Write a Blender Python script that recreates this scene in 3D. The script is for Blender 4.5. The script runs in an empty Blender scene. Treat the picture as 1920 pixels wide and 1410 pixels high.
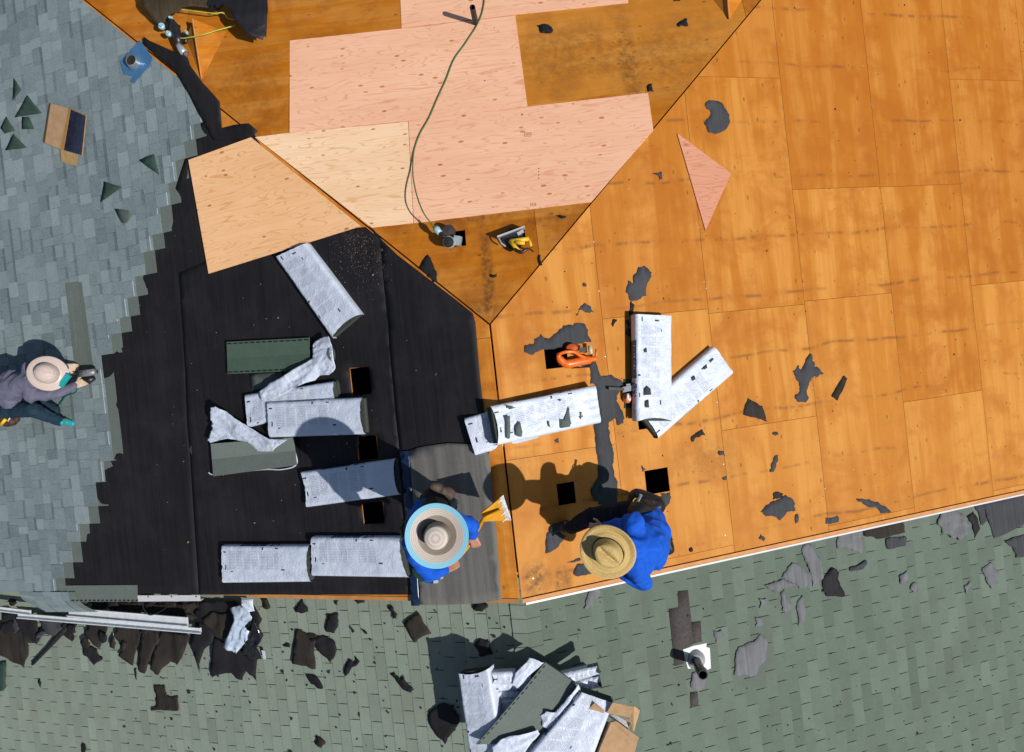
import bpy, bmesh, math, random
from mathutils import Vector, Matrix, noise, geometry
random.seed(7)
SC = bpy.context.scene
COL = SC.collection
# ------------------------------------------------------------------ camera
FPX = 1585.45
CAM = Vector((0.4664, -0.4150, 7.8187))
CA, CB, CC = -0.014844, 0.038530, -0.110752
T = 0.4255            # roof pitch (about 5 in 12)
DZ = 0.55             # the lower roof lies this much below the main one
def _m(a, b, c):
    return Matrix.Rotation(c, 3, 'Z') @ Matrix.Rotation(a, 3, 'X') @ Matrix.Rotation(b, 3, 'Y')
M = _m(CA, CB, CC)
cam_d = bpy.data.cameras.new('camera'); cam = bpy.data.objects.new('camera', cam_d); COL.objects.link(cam)
cam.matrix_world = Matrix.Translation(CAM) @ M.to_4x4()
cam_d.sensor_width = 36; cam_d.lens = FPX / 1920 * 36; cam_d.clip_end = 500
SC.camera = cam
# ------------------------------------------------------------------ light
EL = math.radians(53)
sd = M @ Vector((-math.cos(math.radians(22)), math.sin(math.radians(22)), 0)); sd.z = 0; sd.normalize()
SUN = (-sd * math.cos(EL) + Vector((0, 0, math.sin(EL)))).normalized()
sl = bpy.data.lights.new('sun', 'SUN'); sl.energy = 4.6; sl.angle = math.radians(0.5); sl.color = (1, .965, .91)
so = bpy.data.objects.new('sun', sl); COL.objects.link(so); so.rotation_euler = SUN.to_track_quat('Z', 'Y').to_euler(); so.location = (0, 0, 20)
W = bpy.data.worlds.new('World'); SC.world = W; W.use_nodes = True
wn = W.node_tree; sky = wn.nodes.new('ShaderNodeTexSky'); sky.sky_type = 'NISHITA'; sky.sun_disc = False
sky.sun_elevation = EL; sky.sun_rotation = math.atan2(SUN.x, SUN.y)
wn.links.new(sky.outputs[0], wn.nodes['Background'].inputs[0]); wn.nodes['Background'].inputs[1].default_value = 0.07
SC.view_settings.view_transform = 'Standard'; SC.view_settings.look = 'None'; SC.view_settings.exposure = 0; SC.view_settings.gamma = 1
SC.render.engine = 'CYCLES'

# ------------------------------------------------------------------ geometry helpers
FACE = {'A': (Vector((T, 0, 1)), 0), 'C': (Vector((-T, 0, 1)), 0), 'B': (Vector((0, T, 1)), 0),
        'E': (Vector((-T, 0, 1)), -DZ), 'F': (Vector((T, 0, 1)), -DZ)}
def fz(face, x, y):
    n, e = FACE[face]; return e - n.x * x - n.y * y
def ray(px, py): return M @ Vector(((px - 960) / FPX, -(py - 705) / FPX, -1))
def at(px, py, face, h=0.0):
    """point of the roof face seen at a photo position, h metres above that face"""
    d = ray(px, py)
    if isinstance(face, (int, float)):
        return CAM + d * ((face + h - CAM.z) / d.z)
    n, e = FACE[face]; return CAM + d * ((e + h - n.dot(CAM)) / n.dot(d))
def nrm(face): return FACE[face][0].normalized() if isinstance(face, str) else Vector((0, 0, 1))
ORG = {}
def mesh_obj(name, verts, faces, mat, parent=None, smooth=False, tone=None, uv=None, loc=None, midx=None):
    verts = [Vector(v) for v in verts]
    if parent is not None: o0 = ORG[parent.name]
    elif loc is not None: o0 = Vector(loc)
    else:
        c = sum(verts, Vector()) / max(1, len(verts)); o0 = Vector((c.x, c.y, min(v.z for v in verts)))
    me = bpy.data.meshes.new(name)
    me.from_pydata([v - o0 for v in verts], [], faces)
    mats = mat if isinstance(mat, (list, tuple)) else [mat]
    for m in mats: me.materials.append(m)
    if midx: me.polygons.foreach_set('material_index', midx)
    if tone is not None:
        a = me.attributes.new('tone', 'FLOAT', 'FACE'); a.data.foreach_set('value', tone)
    if uv is not None:
        l = me.uv_layers.new(name='uv')
        for lp in me.loops: l.data[lp.index].uv = uv[lp.vertex_index]
    if smooth: me.polygons.foreach_set('use_smooth', [True] * len(me.polygons))
    me.update()
    o = bpy.data.objects.new(name, me); COL.objects.link(o)
    if parent is not None: o.parent = parent
    else: o.location = o0
    ORG[o.name] = o0
    return o
def tag(o, label=None, cat=None, group=None, kind=None):
    if label: o['label'] = label
    if cat: o['category'] = cat
    if group: o['group'] = group
    if kind: o['kind'] = kind
    return o
def thing(name, loc, label, cat, group=None):
    o = bpy.data.objects.new(name, None); COL.objects.link(o); o.location = loc; ORG[o.name] = Vector(loc)
    o.empty_display_size = .1
    return tag(o, label, cat, group)
class MB:
    """collects simple solids into one mesh"""
    def __init__(s): s.v = []; s.f = []; s.t = []; s.m = []
    def add(s, v, f, tone=0.5, mi=0):
        b = len(s.v); s.v += [Vector(p) for p in v]; s.f += [tuple(i + b for i in q) for q in f]; s.t += [tone] * len(f); s.m += [mi] * len(f)
    def prism(s, top, down, tone=.5, mi=0):
        n = len(top); top = [Vector(p) for p in top]
        # keep the outline counter-clockwise seen along -down
        a = Vector()
        for i in range(n): a += top[i].cross(top[(i + 1) % n])
        if a.dot(down) > 0: top.reverse()
        bot = [p + down for p in top]
        s.add(top + bot, [tuple(range(n)), tuple(range(2 * n - 1, n - 1, -1))] + [(i, n + i, n + (i + 1) % n, (i + 1) % n) for i in range(n)], tone, mi)
    def hexa(s, p, tone=.5, mi=0):   # 8 points: 4 top ccw, 4 bottom
        s.add(p, [(0, 1, 2, 3), (7, 6, 5, 4), (0, 4, 5, 1), (1, 5, 6, 2), (2, 6, 7, 3), (3, 7, 4, 0)], tone, mi)
    def box(s, c, ax, ay, az, tone=.5, mi=0):  # half-axis vectors
        c = Vector(c); ax = Vector(ax); ay = Vector(ay); az = Vector(az)
        if ax.cross(ay).dot(az) < 0: ay = -ay
        t = [c - ax - ay + az, c + ax - ay + az, c + ax + ay + az, c - ax + ay + az]
        s.hexa(t + [p - 2 * az for p in t], tone, mi)
    def tube(s, pts, r, n=10, tone=.5, mi=0, cap=True):
        pts = [Vector(p) for p in pts]; rs = r if isinstance(r, (list, tuple)) else [r] * len(pts)
        ring = []; prev = None
        for i, p in enumerate(pts):
            d = (pts[min(i + 1, len(pts) - 1)] - pts[max(i - 1, 0)]).normalized()
            u = (prev if prev else (Vector((0, 0, 1)) if abs(d.z) < .9 else Vector((1, 0, 0))))
            u = (u - d * u.dot(d)).normalized(); prev = u; w = d.cross(u)
            ring.append([p + (u * math.cos(2 * math.pi * k / n) + w * math.sin(2 * math.pi * k / n)) * rs[i] for k in range(n)])
        v = [q for rg in ring for q in rg]; f = []
        for i in range(len(pts) - 1):
            for k in range(n):
                f.append((i * n + k, i * n + (k + 1) % n, (i + 1) * n + (k + 1) % n, (i + 1) * n + k))
        if cap: f.append(tuple(range(n - 1, -1, -1))); f.append(tuple((len(pts) - 1) * n + k for k in range(n)))
        s.add(v, f, tone, mi)
    def lathe(s, prof, c, axis, n=32, tones=None, mi=0, sx=1.0, xdir=None, warp=None):
        axis = Vector(axis).normalized(); u = Vector(xdir) if xdir else (Vector((1, 0, 0)) if abs(axis.x) < .9 else Vector((0, 1, 0)))
        u = (u - axis * u.dot(axis)).normalized(); w = axis.cross(u); c = Vector(c)
        v = []
        for r, z in prof:
            for k in range(n):
                a = 2 * math.pi * k / n; X = r * math.cos(a) * sx; Y = r * math.sin(a); Z = z
                if warp: X, Y, Z = warp(X, Y, Z, r, a)
                v.append(c + u * X + w * Y + axis * Z)
        for i in range(len(prof) - 1):
            f = [(i * n + k, i * n + (k + 1) % n, (i + 1) * n + (k + 1) % n, (i + 1) * n + k) for k in range(n)]
            s.add(v[i * n:(i + 2) * n], [tuple(q - i * n for q in g) for g in f], tones[i] if tones else .5, mi)
    def build(s, name, mat, parent=None, smooth=False, loc=None):
        return mesh_obj(name, s.v, s.f, mat, parent, smooth, s.t, None, loc, s.m if isinstance(mat, (list, tuple)) else None)
def curve_pts(pts, n=8):
    """Catmull-Rom through points"""
    pts = [Vector(p) for p in pts]; out = []
    for i in range(len(pts) - 1):
        p0, p1, p2, p3 = pts[max(i - 1, 0)], pts[i], pts[i + 1], pts[min(i + 2, len(pts) - 1)]
        for k in range(n):
            t = k / n
            out.append(.5 * ((2 * p1) + (p2 - p0) * t + (2 * p0 - 5 * p1 + 4 * p2 - p3) * t * t + (3 * p1 - p0 - 3 * p2 + p3) * t ** 3))
    return out + [pts[-1]]
def jag(poly, amp=1.2, rounds=2, seed=0):
    rnd = random.Random(seed); p = [tuple(q) for q in poly]
    for r in range(rounds):
        o = []
        for i, a in enumerate(p):
            b = p[(i + 1) % len(p)]; d = math.hypot(b[0] - a[0], b[1] - a[1]); o.append(a)
            if d > 4: 
                k = min(amp, d * .19); m = [(u + v) / 2 for u, v in zip(a, b)]; m[0] += rnd.uniform(-k, k); m[1] += rnd.uniform(-k, k); o.append(tuple(m))
        p = o; amp *= .6
    return p
def drape(name, pts, face, mat, thick=.002, crumple=.003, freq=9, target=.06, holes=(), parent=None, lift=0, base=.004, ridge=False, smooth=True, loc=None):
    """thin bent sheet: outline (px, py, h) over a face, subdivided and creased, then given thickness"""
    loops = [[(q[0], q[1], q[2] if len(q) > 2 else base) for q in lp] for lp in [pts] + list(holes)]
    flat = [q for lp in loops for q in lp]
    tri = geometry.tessellate_polygon([[Vector((q[0], -q[1], 0)) for q in lp] for lp in loops])
    bm = bmesh.new(); vs = [bm.verts.new(at(q[0], q[1], face, q[2])) for q in flat]
    for t in tri:
        try: bm.faces.new([vs[i] for i in t])
        except ValueError: pass
    n = nrm(face)
    for r in range(7):
        es = [e for e in bm.edges if e.calc_length() > target * (1.5 if r < 6 else 3)]
        if not es or len(bm.verts) > 6000: break
        bmesh.ops.subdivide_edges(bm, edges=es, cuts=1)
        bmesh.ops.triangulate(bm, faces=bm.faces[:])
        bmesh.ops.beautify_fill(bm, faces=bm.faces[:], edges=[e for e in bm.edges if not e.is_boundary])
    sd_ = hash_(name + str(flat[0]))
    nn, e0 = FACE[face] if isinstance(face, str) else (Vector((0, 0, 1)), face)
    off = Vector((sd_ % 97, sd_ % 89, sd_ % 53))
    if ridge:
        mx = sum((v.co.x for v in bm.verts)) / len(bm.verts); my = sum((v.co.y for v in bm.verts)) / len(bm.verts)
        sxx = sum((v.co.x - mx) ** 2 for v in bm.verts); syy = sum((v.co.y - my) ** 2 for v in bm.verts); sxy = sum((v.co.x - mx) * (v.co.y - my) for v in bm.verts)
        th = .5 * math.atan2(2 * sxy, sxx - syy); ct, st_ = math.cos(th), math.sin(th)
    for v in bm.verts:
        if ridge:
            al = v.co.x * ct + v.co.y * st_; ac = -v.co.x * st_ + v.co.y * ct; wv = noise.noise(v.co * 6 + off) * .05
            a = 1 - 2.6 * abs(noise.noise(Vector((al * freq * .28, (ac + wv) * freq * 1.5, 0)) + off)); b = 1 - 2.4 * abs(noise.noise(Vector((al * freq * .9 + ac * 9, (ac + wv) * freq * 3.2, 4)) + off))
        else: a = noise.noise(v.co * freq + off); b = noise.noise(v.co * freq * 2.7 + off)
        d = crumple * (a + .4 * b) + lift * max(0, noise.noise(v.co * 5 + off * 2))
        v.co += n * d
        hgt = (nn.dot(v.co) - e0) / nn.length
        if hgt < base * .6: v.co += n * (base * .6 - hgt)
    bmesh.ops.recalc_face_normals(bm, faces=bm.faces[:])
    if sum((f.normal.z * f.calc_area() for f in bm.faces)) < 0: bmesh.ops.reverse_faces(bm, faces=bm.faces[:])
    bm.verts.index_update(); V_ = [v.co.copy() for v in bm.verts]; N_ = len(V_)
    F_ = [tuple(v.index for v in f.verts) for f in bm.faces]
    side = [(l.vert.index, l.link_loop_next.vert.index) for f in bm.faces for l in f.loops if l.edge.is_boundary]; bm.free()
    V_ += [v - n * thick for v in V_]; F_ += [tuple(i + N_ for i in reversed(f)) for f in F_] + [(b_, a_, a_ + N_, b_ + N_) for a_, b_ in side]
    return mesh_obj(name, V_, F_, mat, parent, smooth, None, None, loc)
def hash_(s):
    h = 7
    for c in s: h = (h * 131 + ord(c)) % 1000003
    return h
def clip(poly, a, b, c):
    """keep a*x + b*y <= c"""
    o = []
    for i, p in enumerate(poly):
        q = poly[(i + 1) % len(poly)]; dp = a * p[0] + b * p[1] - c; dq = a * q[0] + b * q[1] - c
        if dp <= 0: o.append(p)
        if dp * dq < 0:
            t = dp / (dp - dq); o.append((p[0] + (q[0] - p[0]) * t, p[1] + (q[1] - p[1]) * t))
    return o
def minus(rects, h):
    o = []
    for (x0, y0, x1, y1) in rects:
        if h[0] >= x1 or h[2] <= x0 or h[1] >= y1 or h[3] <= y0: o.append((x0, y0, x1, y1)); continue
        if h[0] > x0: o.append((x0, y0, h[0], y1))
        if h[2] < x1: o.append((h[2], y0, x1, y1))
        a, b = max(x0, h[0]), min(x1, h[2])
        if h[1] > y0: o.append((a, y0, b, h[1]))
        if h[3] < y1: o.append((a, h[3], b, y1))
    return o
def holepx(q, face, grow=0):
    p = [at(x, y, face) for x, y in q]; xs = sorted(v.x for v in p); ys = sorted(v.y for v in p)
    return ((xs[0] + xs[1]) / 2 - grow, (ys[0] + ys[1]) / 2 - grow, (xs[2] + xs[3]) / 2 + grow, (ys[2] + ys[3]) / 2 + grow)

# ------------------------------------------------------------------ materials
def L(r, g, b, k=1.0):
    f = lambda c: ((c / 255 + .055) / 1.055) ** 2.4 if c > 10 else c / 255 / 12.92
    return (min(f(r) * k, .95), min(f(g) * k, .95), min(f(b) * k, .95), 1)
class NT:
    def __init__(s, name):
        s.mat = bpy.data.materials.new(name); s.mat.use_nodes = True; s.t = s.mat.node_tree; s.n = s.t.nodes; s.b = s.n['Principled BSDF']
        s.pos = None
    def new(s, t, **k):
        n = s.n.new(t)
        for a, v in k.items(): setattr(n, a, v)
        return n
    def put(s, sock, v):
        if v is None: return
        if hasattr(v, 'is_output') or isinstance(v, bpy.types.NodeSocket): s.t.links.new(v, sock)
        else: sock.default_value = v
    def P(s):
        if s.pos is None: s.pos = s.new('ShaderNodeNewGeometry').outputs['Position']
        return s.pos
    def obj(s): return s.new('ShaderNodeTexCoord').outputs['Object']
    def sc(s, v, x, y, z, rot=None, loc=None):
        n = s.new('ShaderNodeMapping'); s.put(n.inputs[0], v); n.inputs['Scale'].default_value = (x, y, z)
        if rot: n.inputs['Rotation'].default_value = rot
        if loc: n.inputs['Location'].default_value = loc
        return n.outputs[0]
    def noise(s, v, scale=1, det=3, rough=.5, dist=0):
        n = s.new('ShaderNodeTexNoise'); s.put(n.inputs['Vector'], v); n.inputs['Scale'].default_value = scale; n.inputs['Detail'].default_value = det
        n.inputs['Roughness'].default_value = rough; n.inputs['Distortion'].default_value = dist; return n.outputs['Fac']
    def vor(s, v, scale=1, feat='F1', out='Distance', rnd=1):
        n = s.new('ShaderNodeTexVoronoi', feature=feat); s.put(n.inputs['Vector'], v); n.inputs['Scale'].default_value = scale; n.inputs['Randomness'].default_value = rnd
        return n.outputs[out]
    def mr(s, v, a, b, c=0, d=1, smooth=False):
        n = s.new('ShaderNodeMapRange'); n.interpolation_type = 'SMOOTHSTEP' if smooth else 'LINEAR'
        s.put(n.inputs[0], v)
        for i, q in zip((1, 2, 3, 4), (a, b, c, d)): n.inputs[i].default_value = q
        return n.outputs[0]
    def ma(s, op, a, b=None, c=None):
        n = s.new('ShaderNodeMath', operation=op); s.put(n.inputs[0], a); s.put(n.inputs[1], b); s.put(n.inputs[2], c); return n.outputs[0]
    def mix(s, f, a, b, mode='MIX'):
        n = s.new('ShaderNodeMix', data_type='RGBA', blend_type=mode); s.put(n.inputs[0], f); s.put(n.inputs[6], a); s.put(n.inputs[7], b); return n.outputs[2]
    def xyz(s, v):
        n = s.new('ShaderNodeSeparateXYZ'); s.put(n.inputs[0], v); return n.outputs
    def comb(s, x, y, z):
        n = s.new('ShaderNodeCombineXYZ'); s.put(n.inputs[0], x); s.put(n.inputs[1], y); s.put(n.inputs[2], z); return n.outputs[0]
    def tone(s): return s.new('ShaderNodeAttribute', attribute_name='tone').outputs['Fac']
    def ramp(s, f, stops):
        n = s.new('ShaderNodeValToRGB'); e = n.color_ramp.elements
        while len(e) < len(stops): e.new(0.5)
        for q, (p, c) in zip(e, stops): q.position = p; q.color = c
        s.put(n.inputs[0], f); return n.outputs[0]
    def bump(s, h, st=.3, d=.005):
        n = s.new('ShaderNodeBump'); n.inputs['Strength'].default_value = st; n.inputs['Distance'].default_value = d; s.put(n.inputs['Height'], h)
        s.t.links.new(n.outputs[0], s.b.inputs['Normal'])
    def done(s, col, rough=.7, spec=.3, metal=0):
        s.put(s.b.inputs['Base Color'], col); s.put(s.b.inputs['Roughness'], rough); s.b.inputs['Specular IOR Level'].default_value = spec
        s.b.inputs['Metallic'].default_value = metal; return s.mat
MATS = {}
def plain(name, col, rough=.6, var=.12, scale=20, spec=.4, metal=0, bump=0, bs=60):
    if name in MATS: return MATS[name]
    n = NT(name); c = n.mix(n.mr(n.noise(n.P(), scale, 4), .3, .7), tuple(x * (1 - var) for x in col[:3]) + (1,), tuple(min(1, x * (1 + var)) for x in col[:3]) + (1,))
    if bump: n.bump(n.noise(n.P(), bs, 4), bump, .004)
    MATS[name] = n.done(c, rough, spec, metal); return MATS[name]
def ply_old(name, axis, base, light, dark, stains=True, stain_amt=.75, weather=0.0, y0=0.0, spots=()):
    """weathered roof plywood; axis = grain direction"""
    n = NT(name); x, y, z = n.xyz(n.P()); t = n.tone()
    tz = n.ma('MULTIPLY', t, 37.0)
    g, c = (y, x) if axis == 'y' else (x, y)       # along and across the grain
    streak = n.noise(n.comb(n.ma('MULTIPLY', c, 42), n.ma('MULTIPLY', g, 1.6), tz), 1, 5, .6)
    band = n.noise(n.comb(n.ma('MULTIPLY', c, 5.5), n.ma('MULTIPLY', g, .45), tz), 1, 3, .55, .5)
    blot = n.noise(n.comb(n.ma('MULTIPLY', c, 2.0), n.ma('MULTIPLY', g, 2.2), tz), 1, 4, .65, .4)
    col = n.mix(n.mr(band, .42, .60), base, light)
    col = n.mix(n.mr(blot, .46, .66, 0, .8), col, dark)
    col = n.mix(n.mr(streak, .35, .72, 0, .32), col, dark)
    # sheet to sheet difference
    col = n.mix(n.ma('MULTIPLY', n.ma('ABSOLUTE', n.ma('SUBTRACT', t, .5)), 1.1), col, n.mix(n.ma('GREATER_THAN', t, .5), light, dark))
    # knots, patches and their pale halos
    kv = n.comb(n.ma('MULTIPLY', c, 9), n.ma('MULTIPLY', g, 4.2), tz)
    kd = n.vor(kv, 1); kc = n.xyz(n.vor(kv, 1, 'F1', 'Color'))
    halo = n.ma('MULTIPLY', n.mr(kd, .10, .42, 1, 0), n.ma('GREATER_THAN', kc[0], .45))
    col = n.mix(n.ma('MULTIPLY', halo, .24), col, light)
    kn = n.ma('MULTIPLY', n.mr(kd, .05, .14, 1, 0), n.ma('GREATER_THAN', kc[1], .5))
    col = n.mix(n.ma('MULTIPLY', kn, .62), col, tuple(q * .35 for q in dark[:3]) + (1,))
    # pale rubbed scratches
    for rr in (.5, -.35):
        sv = n.sc(n.P(), 3, 26, 1, (0, 0, rr)); s1 = n.noise(sv, 1.5, 3, .6)
        col = n.mix(n.mr(s1, .68, .78, 0, .35), col, light)
    # small dark specks
    sp = n.vor(n.P(), 16); scol = n.xyz(n.vor(n.P(), 16, 'F1', 'Color'))
    col = n.mix(n.ma('MULTIPLY', n.mr(sp, .05, .09, 1, 0), n.ma('MULTIPLY', n.ma('GREATER_THAN', scol[0], .8), .7)), col, (.03, .02, .012, 1))
    if stains:
        q = n.ma('ADD', n.ma('DIVIDE', n.ma('SUBTRACT', g, y0), .61), n.ma('MULTIPLY', n.ma('SUBTRACT', n.noise(n.comb(n.ma('MULTIPLY', c, 1.3), g, 0), 1, 2), .5), .22))
        d = n.ma('ABSOLUTE', n.ma('SUBTRACT', n.ma('FRACT', q), .5))
        row = n.ma('FLOOR', q)
        dash = n.noise(n.comb(n.ma('MULTIPLY', c, 8.5), n.ma('MULTIPLY', row, 13.7), 0), 1, 2, .5)
        soft = n.noise(n.comb(n.ma('MULTIPLY', c, .9), n.ma('MULTIPLY', row, 5.1), 3), 1, 1)
        m = n.ma('MULTIPLY', n.mr(d, .006, .042, 1, 0, True), n.ma('MULTIPLY', n.mr(dash, .44, .58), n.mr(soft, .34, .54)))
        col = n.mix(n.ma('MULTIPLY', m, stain_amt), col, (.11, .045, .016, 1))
        m2 = n.ma('MULTIPLY', n.mr(d, .0, .12, 1, 0, True), n.mr(soft, .45, .62))
        col = n.mix(n.ma('MULTIPLY', m2, .28), col, dark)
    if weather:
        wv = n.noise(n.comb(n.ma('MULTIPLY', c, 7), n.ma('MULTIPLY', g, 3), tz), 1, 6, .7)
        col = n.mix(n.mr(wv, .5, .8, 0, weather), col, (.10, .075, .045, 1))
    for (p, rx, ry, amt) in spots:
        dx = n.ma('DIVIDE', n.ma('SUBTRACT', x, p.x), rx); dy = n.ma('DIVIDE', n.ma('SUBTRACT', y, p.y), ry)
        r2 = n.ma('ADD', n.ma('MULTIPLY', dx, dx), n.ma('MULTIPLY', dy, dy))
        m = n.ma('MULTIPLY', n.mr(r2, 0, 1, 1, 0), n.mr(n.noise(n.P(), 14, 5, .7), .36, .62)); col = n.mix(n.ma('MULTIPLY', m, amt), col, (.045, .026, .012, 1))
    n.bump(n.ma('ADD', streak, n.ma('MULTIPLY', kd, .4)), .3, .004)
    MATS[name] = n.done(col, .62, .25); return MATS[name]
def ply_new(name, base, line, knot, axis='x', ks=1.0):
    n = NT(name); x, y, z = n.xyz(n.P()); t = n.tone(); tz = n.ma('MULTIPLY', t, 53.0)
    g, c = (x, y) if axis == 'x' else (y, x)
    v = n.comb(n.ma('MULTIPLY', g, 1.1), n.ma('MULTIPLY', c, 9), tz)
    w = n.noise(v, 1, 2, .4, .6)
    rings = n.ma('ABSOLUTE', n.ma('SUBTRACT', n.ma('FRACT', n.ma('MULTIPLY', w, 11)), .5))
    col = n.mix(n.mr(n.noise(n.comb(n.ma('MULTIPLY', g, .8), n.ma('MULTIPLY', c, 3), tz), 1, 3), .3, .7, 0, .32), base, line)
    col = n.mix(n.mr(rings, 0, .13, .9, 0), col, line)
    fine = n.noise(n.comb(n.ma('MULTIPLY', g, 4), n.ma('MULTIPLY', c, 130), tz), 1, 3)
    col = n.mix(n.mr(fine, .45, .75, 0, .3), col, line)
    kv = n.comb(n.ma('MULTIPLY', g, 5.0 * ks), n.ma('MULTIPLY', c, 11.5 * ks), n.ma('FLOOR', n.ma('MULTIPLY', tz, .5)))
    kd = n.vor(kv, 1, rnd=.62); kc = n.xyz(n.vor(kv, 1, 'F1', 'Color', .62))
    col = n.mix(n.ma('MULTIPLY', n.mr(kd, .12, .34, 1, 0), n.ma('MULTIPLY', n.ma('GREATER_THAN', kc[0], .3), .35)), col, tuple(min(.97, q * 1.12) for q in base[:3]) + (1,))
    col = n.mix(n.ma('MULTIPLY', n.mr(kd, .10, .19, 1, 0), n.ma('MULTIPLY', n.ma('GREATER_THAN', kc[0], .33), .8)), col, knot)
    col = n.mix(n.ma('MULTIPLY', n.mr(kd, .03, .07, 1, 0), n.ma('MULTIPLY', n.ma('GREATER_THAN', kc[1], .7), .8)), col, tuple(q * .3 for q in knot[:3]) + (1,))
    n.bump(w, .08, .003)
    MATS[name] = n.done(col, .6, .25); return MATS[name]
def shingle_mat(name, lo, hi, grain=.35, rough=.95):
    n = NT(name); t = n.tone(); g = n.noise(n.P(), 62, 3, .85); m = n.noise(n.P(), 9, 4, .6); big = n.noise(n.P(), .8, 3)
    f = n.ma('ADD', t, n.ma('ADD', n.ma('MULTIPLY', n.ma('SUBTRACT', g, .5), grain * 2.6), n.ma('ADD', n.ma('MULTIPLY', n.ma('SUBTRACT', m, .5), .35), n.ma('MULTIPLY', n.ma('SUBTRACT', big, .5), .35))))
    col = n.mix(n.mr(f, 0, 1), lo, hi)
    if name.startswith('green'): col = n.mix(n.mr(n.noise(n.P(), 1.7, 5, .65, .5), .48, .75, 0, .55), col, tuple(q * w for q, w in zip(lo[:3], (1.25, 1.02, 1.05))) + (1,))
    sp = n.vor(n.P(), 70); col = n.mix(n.mr(sp, .0, .25, .25, 0), col, tuple(min(1, q * 2.2) for q in hi[:3]) + (1,))
    n.bump(g, .35, .004)
    MATS[name] = n.done(col, rough, .2); return MATS[name]
def felt_mat(name, a, b, dust=.3, rough=.8):
    n = NT(name); x, y, z = n.xyz(n.P())
    st = n.noise(n.comb(n.ma('MULTIPLY', x, 26), n.ma('MULTIPLY', y, .7), 0), 1, 4, .6)
    cl = n.noise(n.P(), 2.1, 4, .6, .4)
    ln = n.ma('ABSOLUTE', n.ma('SUBTRACT', n.ma('FRACT', n.ma('MULTIPLY', x, 7.2)), .5))
    col = n.mix(n.mr(st, .3, .75), a, b)
    col = n.mix(n.mr(cl, .45, .8, 0, dust), col, tuple(q * 1.8 for q in b[:3]) + (1,))
    col = n.mix(n.mr(ln, 0, .03, .35, 0), col, tuple(q * 1.5 for q in b[:3]) + (1,))
    n.bump(n.noise(n.P(), 60, 3), .25, .003)
    MATS[name] = n.done(col, rough, .25); return MATS[name]
def wrap_mat(name, printed=True, tornu=None):
    """white plastic shingle wrapper, print laid out in the bundle's own uv (metres)"""
    n = NT(name)
    base = n.mix(n.mr(n.noise(n.P(), 6, 3), .3, .7), (.50, .555, .66, 1), (.60, .65, .75, 1))
    if printed:
        uv = n.new('ShaderNodeUVMap').outputs[0]; u, v, _ = n.xyz(uv)
        oi = n.new('ShaderNodeObjectInfo').outputs['Random']
        def band(s, a, b): return n.ma('MULTIPLY', n.ma('GREATER_THAN', s, a), n.ma('LESS_THAN', s, b))
        wd = n.ma('MULTIPLY_ADD', oi, .055, .105); cu = n.ma('FRACT', n.ma('DIVIDE', n.ma('SUBTRACT', u, .10), wd)); ci = n.ma('FLOOR', n.ma('DIVIDE', n.ma('SUBTRACT', u, .10), wd))
        ln = n.ma('FRACT', n.ma('DIVIDE', v, .0165))
        word = n.noise(n.comb(n.ma('MULTIPLY', u, 70), n.ma('FLOOR', n.ma('DIVIDE', v, .0165)), n.ma('MULTIPLY', oi, 31)), 1, 2, .7)
        end = n.noise(n.comb(n.ma('MULTIPLY', ci, 3.3), n.ma('MULTIPLY', n.ma('FLOOR', n.ma('DIVIDE', v, .0165)), 1.7), oi), 1, 1)
        inb = n.ma('MULTIPLY', band(u, .10, .80), band(v, .045, .255))
        blk = n.noise(n.comb(n.ma('MULTIPLY', ci, 7.7), n.ma('MULTIPLY', n.ma('FLOOR', n.ma('DIVIDE', v, .07)), 3.9), oi), 1, 0)
        txt = n.ma('MULTIPLY', n.ma('MULTIPLY', band(cu, .05, .90), band(ln, .25, .75)), n.ma('MULTIPLY', n.mr(word, .36, .46), inb))
        txt = n.ma('MULTIPLY', txt, n.mr(blk, .34, .42, .25, 1))
        base = n.mix(n.ma('MULTIPLY', txt, .44), base, (.16, .18, .22, 1))
        gap = n.ma('MULTIPLY', n.ma('MULTIPLY', band(cu, .05, .90), inb), .10); base = n.mix(gap, base, (.42, .46, .54, 1))
        bars = None
        for (a, b, c, d) in ((.02, .065, .055, .07), (.83, .875, .25, .266), (.045, .062, .20, .25), (.13, .165, .265, .275), (.58, .60, .012, .04), (.76, .80, .02, .032)):
            m = n.ma('MULTIPLY', band(u, a, b), band(v, c, d)); bars = m if bars is None else n.ma('MAXIMUM', bars, m)
        base = n.mix(bars, base, (.035, .035, .05, 1))
        bl = n.ma('MULTIPLY', band(v, -.2, -.004), band(u, .25, .62)); base = n.mix(bl, base, (.015, .10, .20, 1))
        bl2 = n.ma('MULTIPLY', n.ma('MULTIPLY', band(v, -.06, -.03), band(u, .3, .58)), n.mr(n.noise(n.comb(n.ma('MULTIPLY', u, 45), v, 0), 1, 1), .5, .55)); base = n.mix(bl2, base, (.6, .7, .75, 1))
        base = n.mix(n.ma('MULTIPLY', band(v, -.2, -.002), n.ma('MULTIPLY', band(u, .66, .8), n.mr(n.noise(n.comb(n.ma('MULTIPLY', u, 60), n.ma('MULTIPLY', v, 30), 1), 1, 1), .5, .54))), base, (.03, .03, .045, 1))
    w = n.noise(n.sc(n.P(), 1, 1, 1), 17, 4, .6, 1.2)
    n.bump(n.ma('ABSOLUTE', n.ma('SUBTRACT', w, .5)), .9, .014)
    MATS[name] = n.done(base, .34, .45); return MATS[name]

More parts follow.
